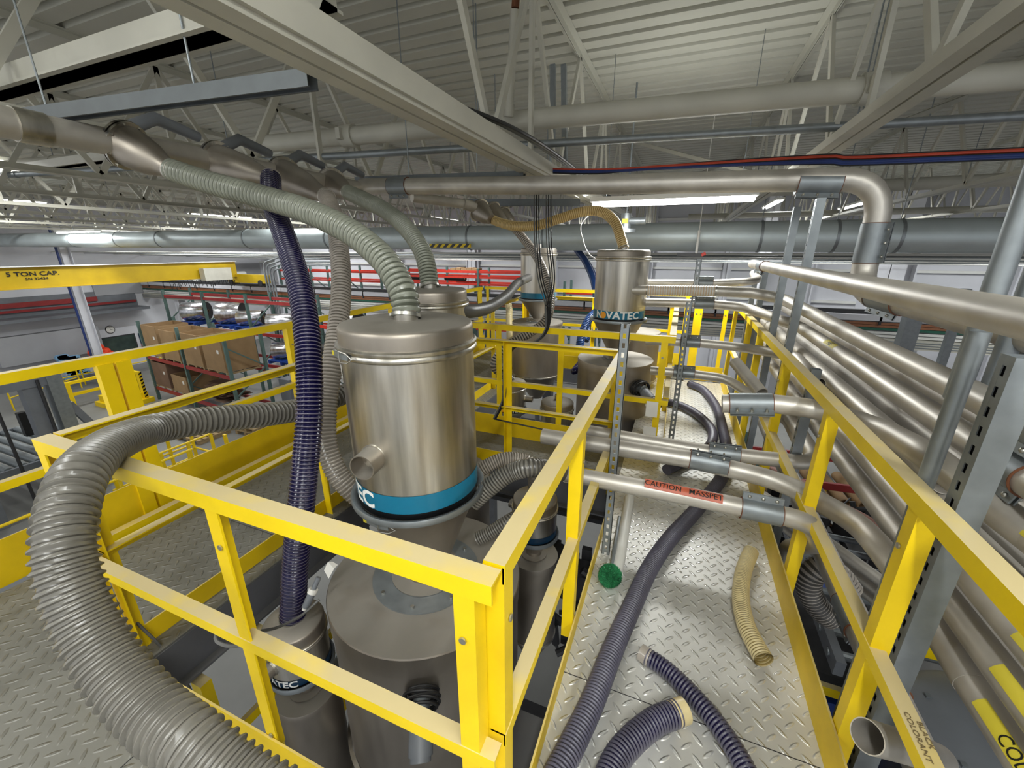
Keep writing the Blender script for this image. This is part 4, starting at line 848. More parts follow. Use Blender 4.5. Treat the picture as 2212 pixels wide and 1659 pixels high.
# big round duct along x
yb = 8.0; dl = V((-25.5, yb, 2.06)); dr = V((6.5, yb, 1.875)); t = thing('round_duct', 'large round galvanised duct spanning the hall behind the loaders', 'duct', tuple(dl))
MB().cyl(dl, dr, .235, 48).build('duct_tube', M['galvd'], t)
for px in (165, 262, 352, 540, 715, 1018, 1178, 1640, 1800, 1935):
    x = at(px, 515, y=yb).x; k = (x-dl.x)/(dr.x-dl.x); c = dl.lerp(dr, k); MB().cyl(c-V((.02,0,0)), c+V((.02,0,0)), .243, 48).build('joint_ring', M['galv'], t); MB().cyl(c+V((0,0,.24)), V((c.x, c.y, 3.7)), .007, 6).build('hanger_rod', M['galv'], t)
# hazard striped strip under the duct
t = thing('hazard_strip', 'black and yellow hazard striped bar under the big duct', 'hazard bar', tuple(at(930,530,y=7.7)))
a, c = at(928,531,y=7.7), at(1016,531,y=7.7); L = (c-a).length; MB().box((a.x, 7.70, a.z-.035), (c.x, 7.73, a.z+.035)).build('bar', M['yellow2'], t, flat=True)
b = MB(); n = 6
for k in range(n):
    x = a.x+L*k/n; x1_ = x+L/n*.5; b.prism([(x, 7.697, a.z-.035), (x1_, 7.697, a.z-.035), (x1_+L/n*.45, 7.697, a.z+.035), (x+L/n*.45, 7.697, a.z+.035)], (0, .002, 0))
b.build('stripes', M['blackband'], t, flat=True)
MB().cyl(((a.x+c.x)/2, 7.715, a.z+.03), ((a.x+c.x)/2, 7.9, 3.7), .005, 6).build('hanger_rod', M['galv'], t)
# thin conduits under the duct, far
for k in range(7):
    z = 1.62-.055*k; y = 10+k*1.1; o = MB().cyl((-26, y, z), (11.8, y, z), .022, 8).build('conduit', M['galv'] if k % 2 else M['fix']); tag(o, 'thin level conduit run beyond the big duct, '+('topmost', 'second', 'third', 'fourth', 'fifth', 'sixth', 'lowest')[k]+' of the seven', 'conduit', 'level conduits beyond the duct')
# motion sensor, small valve seen beyond the yellow hose
t = thing('sprinkler_valve', 'grey valve body with yellow-green tag above the lettered loader', 'valve', tuple(at(1352,500,y=6.2)))
c = at(1352,478,y=6.2); MB().cyl(c+V((0,0,-.13)), c+V((0,0,.1)), .07, 20).build('body', M['galv'], t); MB().cyl(c+V((0,0,-.15)), c+V((0,0,-.10)), .14, 24).build('base_flange', M['galv'], t); MB().cyl(c, c+V((.26,0,0)), .05, 16).build('side_arm', M['galv'], t); MB().box((c.x-.04, c.y-.08, c.z-.03), (c.x+.04, c.y-.07, c.z+.03)).build('tag_plate', M['tagy'], t, flat=True); MB().cyl(c+V((0,0,.1)), V((c.x, c.y, 3.7)), .012, 8).build('rod', M['galv'], t)
# ================================================================ HALL BEYOND: LEFT AND BACK
# bridge crane
t = thing('bridge_crane', 'yellow overhead crane girder lettered 5 TON CAP', 'crane', (-18, 5, .60))
MB().box((-18.0, -2, .62), (-17.985, 12.6, 1.22)).build('girder_web', M['crane'], t, flat=True)
MB().box((-18.12, -2, .60), (-17.88, 12.6, .62)).build('lower_flange', M['crane'], t, flat=True); MB().box((-18.12, -2, 1.22), (-17.88, 12.6, 1.245)).build('upper_flange', M['fix'], t, flat=True)
b = MB(); text_plane(b, '5 TON CAP.', .17, (-17.97, 6.36, 1.02), (0, 1, 0), (0, 0, 1), .004, 1.25); text_plane(b, 'SN 32434', .095, (-17.97, 6.40, .88), (0, 1, 0), (0, 0, 1), .002, 1.3); b.build('lettering', M['ink'], t, flat=True)
MB().box((-17.9, 11.0, .52), (-17.6, 12.1, 1.0)).build('control_box', M['cream'], t, flat=True)
MB().box((-18.5, 12.5, .35), (-16.2, 12.75, .70)).build('end_truck', M['crane'], t, flat=True)
for x in (-18.3, -16.5): MB().cyl((x, 12.45, .36), (x, 12.8, .36), .12, 20).build('wheel', M['dark'], t)
b = MB(); rr = random.Random(2)
for k in range(16):
    y = 9.8+k*.16; z0 = .58; pts = [V((-17.8, y, z0)), V((-17.78, y+.03, z0-.2-rr.random()*.15)), V((-17.8, y+.12, z0-.1))]; b.tube(pts, .012, 6)
b.build('festoon_cable', M['cable'], t)
# hook block
t = thing('pallet_jack_wheels', 'yellow double wheel on a dark post in front of the right cardboard box', 'wheels', tuple(at(492,775,d=14)))
for px in (486, 497): c = at(px,744,d=14); MB().cyl(c, c+V((.06,-.12,0)), .13, 20).build('wheel', M['yellow2'], t); MB().cyl(c-V((0,-.01,0))+V((.06,-.13,0)), c+V((.07,-.15,0)), .05, 12).build('hub', M['dark'], t)
MB().bar(at(495,752,d=14), at(497,775,d=14), .08, .08).build('fork', M['dark'], t, flat=True)
# crane runway beam along x at y=13
t = thing('crane_runway', 'long white crane runway beam with brown and green conductor bars', 'crane runway', (-27+.9, 13, -.3))
xa, xb = -25.85, 11.5
MB().box((xa, 13, .16), (xb, 13.12, .26)).build('rail', M['dark'], t, flat=True); MB().box((xa, 12.9, .0), (xb, 13.3, .15)).build('upper_flange', M['wallw'], t, flat=True)
MB().box((xa, 13.05, -.42), (xb, 13.07, .02)).build('web', M['wallw'], t, flat=True); MB().box((xa, 12.86, -.66), (xb, 13.3, -.42)).build('lower_flange', M['cream'], t, flat=True)
for z, m_ in ((-.06, 'brown'), (-.13, 'brown'), (-.20, 'greenbar'), (-.29, 'fix'), (-.37, 'fix')): MB().box((xa, 12.93, z-.03), (xb, 12.97, z+.03)).build('conductor_bar', M[m_], t, flat=True)
for z in (-.48, -.54, -.60): MB().box((xa, 12.845, z-.01), (xb, 12.86, z+.01)).build('conduit_line', M['galv'], t, flat=True)
for k in range(30):
    x = xa+.6+k*1.25; MB().box((x, 12.9, -.1), (x+.05, 12.96, .17)).build('bar_hanger', M['dark'], t, flat=True)
def column(label, x, y, w=.3, z1=3.6, mat='wallw', z0=-4):
    t = thing('column', label, 'column', (x, y, z0), 'white columns of the hall'); b = MB(); b.box((x-w/2, y-w/2, z0), (x+w/2, y-w/2+.02, z1)).box((x-w/2, y+w/2-.02, z0), (x+w/2, y+w/2, z1)).box((x-.01, y-w/2, z0), (x+.01, y+w/2, z1)); b.build('shaft', M[mat], t, flat=True)
    MB().box((x-w*.7, y-w*.7, z0), (x+w*.7, y+w*.7, z0+.03)).build('base_plate', M['slate'], t, flat=True); return t
column('white steel column under the runway, behind the cardboard box rack', -16.9, 13.08, .34, -.66)
column('white steel column under the runway at the left end', -23.3, 13.08, .34, -.66)
column('white column with blue pipe in front of the office wall', -23.5, 9.4, .32, 3.6)
column('white column behind the red racks', -9.9, 19.35, .4); column('white column right of the red racks', -5.6, 19.3, .3)
column('white steel column under the runway seen past the purple hose', -12.4, 13.08, .3, -.66); column('white column behind the rack of pipes', 2.6, 17, .35); column('broad white column behind the pipe rack', 6.1, 17.2, .8)
o = MB().cyl((-23.3, 9.12, -4), (-23.3, 9.12, 3.6), .04, 10).build('blue_pipe', M['bluecable']); tag(o, 'blue pipe running down the white column by the office', 'pipe')
# conduit bundles (galvanised) rising beside a column
for k in range(4):
    P = bend([(-15.9+k*.16, 12.3, -4), (-15.9+k*.16, 12.3, 1.2-k*.1), (-14.6+k*.1, 12.3, 1.5-k*.12), (-12.0, 12.3, 1.5-k*.12)], .3); o = MB().tube(P, .035, 10).build('riser_conduit', M['galv']); tag(o, 'grey conduit riser beside the column turning level, '+ORD[k]+' from the left', 'conduit', 'conduit risers by the column')
# ---------------- pallet racks
def rack(label, p, q, dep, levels, ztop, nbays, mb='redd', mu='rackg', group=None, ny=(0,1), bh=.12):
    p = V((p[0], p[1], 0)); q = V((q[0], q[1], 0)); d = (q-p).normalized(); nn = V((-d.y, d.x, 0)); L = (q-p).length
    t = thing('pallet_rack', label, 'pallet rack', (p.x, p.y, -4), group)
    for i in range(nbays+1):
        c = p+d*(L*i/nbays); b = MB()
        for s in (0, dep): b.bar(c+nn*s+V((0,0,-4)), c+nn*s+V((0,0,ztop)), .09, .09, up=d)
        z = -3.8; k = 0
        while z+.9 < ztop: b.bar(c+nn*(0 if k % 2 else dep)+V((0,0,z)), c+nn*(dep if k % 2 else 0)+V((0,0,z+.85)), .04, .04, up=d); z += .85; k += 1
        b.build('upright_frame', M[mu], t, flat=True)
    for z in levels:
        for s in (0, dep):
            for i in range(nbays):
                a = p+d*(L*i/nbays+.05)+nn*s; c = p+d*(L*(i+1)/nbays-.05)+nn*s; MB().bar(a+V((0,0,z-bh/2)), c+V((0,0,z-bh/2)), .05, bh).build('shelf_beam', M[mb], t, flat=True)
    return t, p, d, nn, L
def cbox(label, c, d, nn, w, dp, h, mat='card', group='tall cardboard cartons on the rack', pal=True, tagx=.7):
    """carton on a pallet; c = front lower corner"""
    c = V(c); t = thing('cardboard_carton', label, 'carton', tuple(c), group); e = .1 if pal else 0
    if pal:
        b = MB()
        for s in (.05, .5, .95): b.bar(c+d*(w*s)+V((0,0,.04)), c+d*(w*s)+nn*dp+V((0,0,.04)), .09, .06)
        for s in (.03, .5, .97): b.bar(c+nn*(dp*s)+V((0,0,.085)), c+nn*(dp*s)+d*w+V((0,0,.085)), .09, .02)
        b.build('pallet', M['wood'], t, flat=True)
    z = V((0,0,e)); b = MB(); th = .02
    b.prism([c+z+d*.03, c+z+d*(w-.03), c+z+d*(w-.03)+nn*(dp-.03), c+z+d*.03+nn*(dp-.03)], (0,0,.02))
    for a_, e_ in ((d*.03, d*(w-.03)), (d*(w-.03), d*(w-.03)+nn*(dp-.03)), (d*(w-.03)+nn*(dp-.03), d*.03+nn*(dp-.03)), (d*.03+nn*(dp-.03), d*.03)):
        a2 = c+z+a_; b2 = c+z+e_; m_ = (a2+b2)/2; b.bar(a2+V((0,0,h/2)), b2+V((0,0,h/2)), th, h)
    b.build('walls', M[mat], t, flat=True)
    l = c+z+d*(w*tagx)-nn*.0+V((0,0,h*.55)); MB().prism([l, l+d*.12, l+d*.12+V((0,0,.12)), l+V((0,0,.12))], -nn*.012).build('paper_label', M['tagw'], t, flat=True)
    return t
ra, p, d, nn, L = rack('red and green pallet rack holding the tall cardboard cartons', (-18.9, 9.0), (-13.1, 8.3), 1.15, (-2.2, -3.45), -.85, 2, mu='rackg', mb='redd')
for k, (s, w, h) in enumerate(((.12, 1.2, 1.12), (1.5, 1.2, 1.05), (3.05, 1.2, 1.08), (4.4, 1.25, 1.08))):
    cbox(('leftmost', 'second from left', 'third from left', 'rightmost')[k]+' tall open carton on the upper rack level', p+d*s+V((0,0,-2.19))+nn*.0, d, nn, w, 1.09, h)
cbox('film wrapped brown carton at the left of the lower rack level', p+d*.12+V((0,0,-3.44)), d, nn, 1.25, 1.1, .95, 'cardd', None)
cbox('low brown carton in the middle of the lower rack level', p+d*1.55+V((0,0,-3.44)), d, nn, 1.15, 1.1, .62, 'card', None)
rr = random.Random(11); b = MB()
for k in range(40): c = p+d*(3.6+rr.random()*.9)+nn*(.40+rr.random()*.35)+V((0,0,-3.41+k*.015)); b.bar(c-d*.35+V((0,0,rr.uniform(-.02,.02))), c+d*.35, .6, .008)
o = b.build('flattened_cartons', M['cardd'], flat=True); tag(o, 'heap of flattened brown cartons on the lower rack level', 'flattened cartons', kind='stuff')
rb, p2, d2, n2, L2 = rack('pallet rack of foil wrapped film rolls behind the cartons', (-20.8, 11.1), (-13.1, 11.1), 1.1, (-1.42, -2.7, -.15), .05, 3, mb='redd')
def roll(label, c, ax, r, L, mat='foil', group='foil wrapped film rolls', name='film_roll'):
    c = V(c); ax = V(ax).normalized(); t = thing(name, label, 'film roll', tuple(c-V((0,0,r))), group)
    MB().tube([c, c+ax*.01, c+ax*(L-.01), c+ax*L], [r*.985, r, r, r*.985], 32).build('wrap', M[mat], t); MB().cyl(c+ax*L, c+ax*(L+.01), r*.93, 32).build('dark_end', M['black'], t)
    MB().pipe([c+ax*(L+.005), c+ax*(L+.03)], .07, 16, .015).build('core', M['card'], t); return t
def pallet(label, c, w, dp, mat='wood', group=None, h=.14):
    c = V(c); t = thing('pallet', label, 'pallet', tuple(c), group); b = MB()
    for s in (.06, .5, .94): b.box((c.x+w*s-.05, c.y, c.z), (c.x+w*s+.05, c.y+dp, c.z+h-.03))
    for k in range(6): b.box((c.x, c.y+dp*k/6+.01, c.z+h-.03), (c.x+w, c.y+dp*(k+.72)/6+.01, c.z+h))
    b.build('deck', M[mat], t, flat=True); return t
for k, (x, r, lab) in enumerate(((-19.9, .40, 'left foil roll on a blue pallet, behind the rack upright'), (-17.62, .44, 'largest foil roll, middle of the rack level'), (-16.45, .30, 'small foil roll with dark end and round core'))):
    pallet('blue plastic pallet under the '+('left', 'middle', 'right')[k]+' foil roll', (x-.33, 11.17, -1.415), .97, .95, 'blue', 'blue pallets in the film rack')
    roll(lab, (x-.3, 11.42, -1.27+r), (.86, .5, 0), r, .95)
pallet('blue plastic pallet right of the column', (-15.2, 11.17, -2.69), 1.5, .95, 'blue'); roll('bright foil roll lying right of the column', (-15.1, 11.45, -1.05), (.86, .5, 0), .33, 1.3)
roll('second bright foil roll low right of the column', (-15.1, 11.45, -2.20), (.86, .5, 0), .33, 1.3)
# far red racks along the back
for k, (xa_, xb_, y_, lev, zt, nb) in enumerate(((-19.8, -13.2, 16.2, (.72, .30, -.9, -2.2), .95, 3), (-12.4, -5.9, 16.2, (.84, .62, .33, -1.6, -2.8), .95, 3), (-12.4, -5.9, 18.0, (-.6, -1.9), .2, 2), (-4.3, -1.6, 16.4, (.1, -1.2, -2.4), .5, 2))):
    rack(('far bright red rack left of the clear hose', 'far bright red rack between the two loader hoses', 'furthest red rack before the back wall', 'far red rack seen right of the rear loader')[k], (xa_, y_), (xb_, y_), 1.1, lev, zt, nb, mb='red', bh=.085)
for k, (x, z, m_, r) in enumerate(((-19.3, -.5, 'foil', .36), (-17.0, -.5, 'foil', .36), (-15.0, -.5, 'blue', .36), (-12.0, .49, 'black', .12), (-10.0, .49, 'black', .12), (-7.7, -1.18, 'foil', .4), (-12.0, -1.18, 'blue', .4), (-9.8, -1.18, 'foil', .4))):
    roll(('white foil', 'white foil', 'blue', 'black', 'black', 'foil', 'blue', 'foil')[k]+' roll on the far red rack, '+('left of the clear hose', 'behind the clear hose', 'right of the clear hose', 'left under the top beam', 'right under the top beam', 'behind the yellow corner post', 'furthest right', 'left of the corner post')[k], (x, 16.75, z), (1, -.15, 0), r, 1.1, m_, group='rolls on the far red racks')
b = MB()
for k in range(5):
    x = -9.6+k*.27; b.box((x, 16.5, .845), (x+.25, 17.0, .93+.03*(k % 2)))
tag(b.build('carton_stack', M['card'], flat=True), 'flat brown cartons stacked on the top level of the far red rack', 'cartons', kind='stuff')
# ---------------- left wall details: office front, curtain, clock, window, sign, pipes
W = -25.99
def wallbox(name, label, cat, y0, z0, y1, z1, th, mat, x=W, flat=True):
    o = MB().box((x, y0, z0), (x+th, y1, z1)).build(name, M[mat], flat=flat); tag(o, label, cat); return o
o = MB().box((-26.0, 2, -1.15), (-25.0, 12.6, -1.02)).box((-25.98, 2, -1.02), (-25.95, 12.6, -.2)).build('office_roof_ledge', M['slate'], flat=True); tag(o, 'grey ledge above the white office front on the left wall', 'ledge')
o = wallbox('white_curtain', 'wide white curtain hanging on the office front', 'curtain', 7.2, -2.95, 10.6, -1.75, .35, 'wallg')
t = thing('wall_clock', 'round black rimmed wall clock on the white office front', 'clock', (W, 11.17, -2.2)); MB().cyl((W, 11.17, -2.05), (W+.03, 11.17, -2.05), .19, 28).build('rim', M['ink'], t); MB().cyl((W+.03, 11.17, -2.05), (W+.036, 11.17, -2.05), .165, 28).build('face', M['tagw'], t)
MB().box((W+.038, 11.165, -2.05), (W+.042, 11.175, -1.93)).box((W+.038, 11.17, -2.055), (W+.042, 11.26, -2.045)).build('hands', M['ink'], t, flat=True)
t = thing('office_window', 'dark greenish window in the office front under the clock', 'window', (W, 10.6, -3.0)); MB().box((W, 10.55, -3.3), (W+.02, 12.1, -2.40)).build('frame', M['dark'], t, flat=True); MB().box((W+.02, 10.6, -3.25), (W+.03, 12.05, -2.45)).build('pane', M['glass'], t, flat=True)
t = thing('wall_sign', 'white and red sign with number 69 beside the office window', 'sign', (W, 12.3, -3.3)); MB().box((W, 12.25, -2.98), (W+.03, 12.9, -2.42)).build('border', M['navy'], t, flat=True); MB().box((W+.03, 12.29, -2.94), (W+.035, 12.86, -2.46)).build('panel', M['tagw'], t, flat=True)
b = MB(); text_plane(b, '69', .42, (W+.04, 12.57, -2.70), (0, 1, 0), (0, 0, 1), .008, 1.1); b.build('lettering', M['navy'], t, flat=True); MB().box((W, 12.25, -3.5), (W+.03, 12.9, -3.02)).build('red_panel', M['redd'], t, flat=True)
rr = random.Random(4); b = MB()
for k in range(60):
    a = rr.random()*2*PI; q = rr.random()*.38; c = V((-24.6+rr.uniform(-.1,.1), 10.0+q*math.cos(a), -2.95+q*1.1*math.sin(a))); b.sphere(c, .12+.08*rr.random(), 8)
tag(b.build('orange_vest', M['orangeb']), 'bright orange vest bundled on a stand before the office', 'vest')
for k, (y, z) in enumerate(((8.9, -2.95), (9.1, -3.55))):
    b = MB()
    for j in range(20): c = V((-25.0, y+rr.uniform(-.35,.35), z+rr.uniform(-.2,.2))); b.box(c-V((.1,.13,.06)), c+V((.1,.13,.08)))
    tag(b.build('blue_bags', M['lblue'], flat=True), ('upper', 'lower')[k]+' heap of light blue bags in front of the white office', 'bags')
for k, (y0, z0, y1, z1) in enumerate(((5.0, -.62, 11.0, -.42), (6.0, -.82, 12.5, -.72))):
    o = MB().box((W+.06, y0, z0), (W+.14, y1, z1)).build('red_beam', M['redd'], flat=True); tag(o, ('upper', 'lower')[k]+' dark red beam on the wall above the office front', 'beam')
for k, (y, zt_, zb_) in enumerate(((14.0, .75, -.55), (15.0, .3, -1.0))):
    P = bend([(-25.6+k*.6, y+3.0, zt_), (-25.6+k*.6, y, zt_), (-25.3+k*.6, y-.1, zb_)], .3); o = MB().tube(P, .16, 16).build('white_duct_pipe', M['fix']); tag(o, ('rear', 'front')[k]+' thick white pipe bending down at the left wall', 'pipe')
o = MB().box((-26, 11, -.4), (-25.92, 19.8, .9)).build('wall_recess_panel', M['wallg'], flat=True); tag(o, 'grey wall panel behind the thick white pipes', 'wall panel')
# thin yellow hand rails on the hall floor by the office
for k, (p_, q_) in enumerate((((-24.0, 7.4), (-24.0, 13.4)), ((-22.5, 6.2), (-23.6, 8.6)))):
    t = thing('floor_rail', ('far', 'near')[k]+' thin yellow hand rail on the hall floor before the office', 'guard rail', (p_[0], p_[1], -4))
    for z in (-3.0, -3.5): MB().cyl((p_[0], p_[1], z), (q_[0], q_[1], z), .025, 8).build('rail', M['yellow2'], t)
    for s in (0, .25, .5, .75, 1): x = lerp(p_[0], q_[0], s); y = lerp(p_[1], q_[1], s); MB().cyl((x, y, -4), (x, y, -3.0), .025, 8).build('post', M['yellow2'], t)
# yellow lift table with hazard striped back
t = thing('lift_table', 'yellow tilting lift table with hazard striped fence', 'lift table', (-19.6, 8.0, -4))
c = V((-20.3, 7.6, -4)); MB().box(c, c+V((1.5, 1.2, .18))).build('base', M['yellow2'], t, flat=True); MB().box(c+V((.15,.1,.18)), c+V((1.35, 1.1, .42))).build('platform', M['yellow2'], t, flat=True); MB().box(c+V((.3,.25,.42)), c+V((1.2, .95, .47))).build('cardboard_sheet', M['card'], t, flat=True)
f = MB().box(c+V((-.05,.95,.2)), c+V((1.4,1.05,1.25))).build('fence_panel', M['yellow2'], t, flat=True); b = MB()
for k in range(8): z = c.z+.22+k*.13; b.prism([(c.x+1.41, c.y+.95, z), (c.x+1.41, c.y+1.05, z+.05), (c.x+1.41, c.y+1.05, z+.11), (c.x+1.41, c.y+.95, z+.06)], (.004,0,0))
for k in range(4): b.box((c.x+.1+k*.35, c.y+.944, c.z+.3), (c.x+.15+k*.35, c.y+.948, c.z+1.2))
b.build('hazard_stripes', M['blackband'], f, flat=True)
t = thing('barrier_post', 'thick yellow barrier with square end post left of the lift table', 'barrier', (-20.8, 7.2, -4)); MB().box((-20.95, 7.0, -4), (-20.7, 7.25, -3.0)).build('post', M['yellow2'], t, flat=True)
for z in (-3.1, -3.55): MB().box((-20.9, 7.25, z), (-20.78, 9.3, z+.1)).build('rail', M['yellow2'], t, flat=True)
# grey portal machine and roller conveyor at the left edge
t = thing('portal_frame', 'grey steel portal machine standing over the roller conveyor', 'machine', (-13.0, 3.4, -4))
for y in (2.55, 3.75): MB().box((-13.1, y, -4), (-12.85, y+.3, -.95)).build('leg', M['slate'], t, flat=True)
MB().box((-13.12, 1.6, -1.15), (-12.83, 4.25, -.88)).build('cross_beam', M['slate'], t, flat=True); MB().box((-13.1, 4.15, -4), (-12.8, 4.4, -.9)).build('guide_column', M['galv'], t, flat=True)
for y in (4.0, 3.3): MB().cyl((-12.8, y, -3.9), (-12.8, y, -1.0), .03, 10).build('rod', M['dark'], t)
MB().bar((-12.95, 4.4, -1.7), (-12.95, 5.3, -3.9), .14, .14).build('brace', M['slate'], t, flat=True)
MB().box((-14.4, 3.95, -2.6), (-14.25, 4.1, -2.0)).build('hanging_pendant', M['black'], t, flat=True)
t = thing('roller_conveyor', 'grey roller conveyor at the left edge of the picture', 'conveyor', (-14.5, 3.5, -4))
for s in (-16.6, -13.4): MB().box((s, 1.0, -3.1), (s+.08, 5.0, -2.95)).build('side_frame', M['slate'], t, flat=True)
for k in range(17): MB().cyl((-16.5, 1.1+k*.24, -3.0), (-13.4, 1.1+k*.24, -3.0), .085, 14).build('roller', M['galv'], t)
for x, y in ((-16.5, 1.2), (-16.5, 4.8), (-13.4, 1.2), (-13.4, 4.8)): MB().box((x, y, -4), (x+.08, y+.08, -3.1)).build('leg', M['slate'], t, flat=True)
# wrapping line below the outer rail: long machine beds with yellow guards
t = thing('machine_bed', 'long cream and black machine bed below the outer guard rail', 'machine', (-10, 3, -4))
for k, (x0_, x1_, z_, m_) in enumerate(((-9.9, -9.35, -3.0, 'cream'), (-9.15, -8.9, -3.15, 'black'), (-8.85, -8.5, -3.05, 'slate'), (-8.4, -7.9, -3.3, 'cream')  )):
    MB().box((x0_, -1.5, -4), (x1_, 7.2, z_)).build('bed_section', M[m_], t, flat=True)
for k in range(7): MB().box((-9.75, -.8+k*1.1, -3.0), (-9.5, -.5+k*1.1, -2.82)).build('motor_box', M['tagw' if k % 2 else 'slate'], t, flat=True)
for k, x in enumerate((-10.2, -9.25, -7.6)):
    t = thing('machine_guard', ('farthest', 'middle', 'nearest')[k]+' long yellow tube guard beside the machine bed', 'guard rail', (x, 2, -4), 'yellow tube guards of the machine line')
    for z in (-2.75, -3.25): MB().cyl((x, -1.5, z), (x, 5.2, z), .03, 8).build('rail', M['yellow2'], t)
    for j in range(6): MB().cyl((x, -1.4+j*1.3, -4), (x, -1.4+j*1.3, -2.75), .03, 8).build('post', M['yellow2'], t)
# yellow gate cage
t = thing('gate_cage', 'small yellow tube cage with gate on the hall floor', 'cage', (-11.3, 5.5, -4))
for x in (-11.75, -10.9):
    for z in (-2.85, -3.3, -3.65): MB().cyl((x, 4.2, z), (x, 6.05, z), .028, 8).build('rail', M['yellow2'], t)
    for y in (4.3, 4.9, 5.5, 6.05): MB().bar((x, y, -4), (x, y, -2.85), .06, .06).build('post', M['yellow2'], t, flat=True)
for z in (-2.85, -3.4): MB().cyl((-11.75, 6.05, z), (-10.9, 6.05, z), .028, 8).build('end_rail', M['yellow2'], t)
MB().bar((-10.75, 6.3, -4), (-10.75, 6.3, -2.95), .09, .06).build('gate_post', M['yellow2'], t, flat=True)
o = MB().cyl((-10.7, 3.9, -3.9), (-10.7, 5.9, -3.9), .09, 14).build('black_roller', M['black']); tag(o, 'black roller lying at the foot of the yellow cage', 'roller')
# pallets, bins, red and white box
pallet('wooden pallets on the hall floor beyond the thick hose, left', (-14.2, 6.9, -4), 1.1, 1.0); pallet('wooden pallet on the hall floor beyond the thick hose, right', (-12.9, 7.9, -4), .9, .9); pallet('second wooden pallet stacked on the right one', (-12.85, 7.92, -3.86), .85, .85)
def bin_(label, x, y, r, h, m_='slate', g=None):
    t = thing('waste_bin', label, 'bin', (x, y, -4), g); MB().lathe([(r*.8, 0), (r, h), (r*1.06, h), (r*1.06, h+.04), (r*.94, h+.04), (r*.8, .1)], (x, y, -4), 28, cap1=True).build('barrel', M[m_], t); MB().lathe([(r*.9, h+.02), (r*.95, h+.09), (r*.6, h+.05)], (x, y, -4), 20).build('bag', M['tagw'], t); return t
bin_('large grey waste bin with white bag beyond the outer guard rail', -10.7, 8.0, .38, .85, 'slate'); bin_('black waste bin between pallets and grey bin', -11.55, 8.7, .32, .7, 'black')
o = MB().box((-10.0, 8.6, -4), (-8.9, 9.4, -3.2)).box((-9.9, 8.55, -3.2), (-9.0, 9.3, -3.05)).build('tool_cart', M['tagw'], flat=True); tag(o, 'white cart with red trim beside the grey waste bin', 'cart')
o = MB().box((-10.05, 8.46, -3.55), (-8.85, 8.53, -3.4)).box((-10.05, 8.46, -3.15), (-8.85, 8.53, -3.05)).build('red_trim_bar', M['red'], flat=True); tag(o, 'red trim bars along the white cart', 'bar')
rack('lower red and green rack with wrapped stock behind the purple hose', (-12.8, 11.6), (-6.4, 11.2), 1.1, (-1.0, -2.3, -3.5), -.75, 3, mb='red')
for k in range(6): roll('wrapped roll on the lower rack behind the hoses, '+('first', 'second', 'third', 'fourth', 'fifth', 'last')[k]+' from left', (-12.4+k*1.0, 11.6, -.68 if k % 2 else -1.98), (1, -.1, 0), .30, .85, 'foil' if k % 3 else 'black', group='rolls on the lower rack')
o = MB().box((-12.7, 9.6, -4), (-12.2, 10.0, -2.6)).build('grey_cabinet', M['slate'], flat=True); tag(o, 'grey electrical cabinet beside the rack upright', 'cabinet')
# ---------------- right side: seen through the pipe rack
for k, (x, w) in enumerate(((4.3, .25), (5.0, .12), (5.5, .12), (6.0, .12), (6.5, .12), (7.6, .2))):
    o = MB().box((x, 10.5, -4), (x+w, 10.5+w, 1.0)).build('grey_upright', M['galv'], flat=True); tag(o, 'grey vertical upright behind the pipe rack, '+ORD[k]+' from the left', 'upright', 'grey uprights behind the pipe rack')
o = MB().box((3.2, 15.5, -4), (6.8, 15.9, -1.0)).build('partition_panel', M['wallg'], flat=True); tag(o, 'grey white partition panel below the runway on the right', 'panel')
o = MB().box((6.9, 15.5, -4), (11, 15.6, -2.0)).build('doorway_shade_panel', M['black'], flat=True); tag(o, 'black panel standing in for the shaded doorway opening right of the partition', 'doorway')  # solid black panel, the shade of the opening put into its colour
t = thing('wall_sign', 'small blue sign on the partition below the runway', 'sign', (4.95, 15.4, -2.4)); MB().box((4.8, 15.44, -2.45), (5.15, 15.48, -1.85)).build('panel', M['blue'], t, flat=True); MB().box((4.88, 15.43, -2.3), (5.07, 15.44, -2.0)).build('symbol', M['tagw'], t, flat=True)
P = bend([(5.0, 9.5, -2.0), (6.3, 9.5, -2.0), (6.3, 9.5, -3.4)], .4); o = MB().tube(P, .06, 12).build('curved_pipe', M['galv']); tag(o, 'thin grey pipe curving down behind the rack, before the dark doorway', 'pipe')
rc_, p3_, d3_, n3_, L3_ = rack('red rack stacked with brown paper cores behind the pipe rack', (1.6, 7.2), (5.6, 7.6), 1.1, (-1.9, -2.9), -1.6, 2, mb='redd')
cores = []
for i in range(14):
    for j in range(4):
        q_ = .2+i*.26+(j % 2)*.12; c = p3_+d3_*q_+n3_*.06+V((0, 0, -2.80+j*.175))
        if min(abs(q_-L3_/2), abs(q_-L3_), q_) > .15: cores.append(c)
base_core = None
for c in cores:
    if base_core is None:
        base_core = thing('paper_core', 'brown paper core tube stacked on the red rack, round end showing', 'paper core', tuple(c), 'paper cores stacked on the red rack')
        MB().pipe([c, c+n3_*1.0], .085, 12, .02).build('tube', M['card'], base_core)
    else: copy_tree(base_core, tuple(c))
rack('red rack with white cartons at the right image edge', (3.4, 4.2), (7.0, 5.6), 1.1, (-.35, -1.6, -2.8), .2, 2, mb='red')
for k, (x, y, z) in enumerate(((3.9, 4.7, -.34), (5.1, 5.2, -.34), (4.2, 4.8, -1.59), (5.4, 5.3, -1.59))): o = MB().box((x, y, z), (x+.9, y+.8, z+.45)).build('carton', M['tagw' if k < 2 else 'card'], flat=True); tag(o, ('white carton on top at the right edge, left one', 'white carton on top at the right edge, right one', 'brown carton below the white ones, left', 'brown carton below the white ones, right')[k], 'carton')
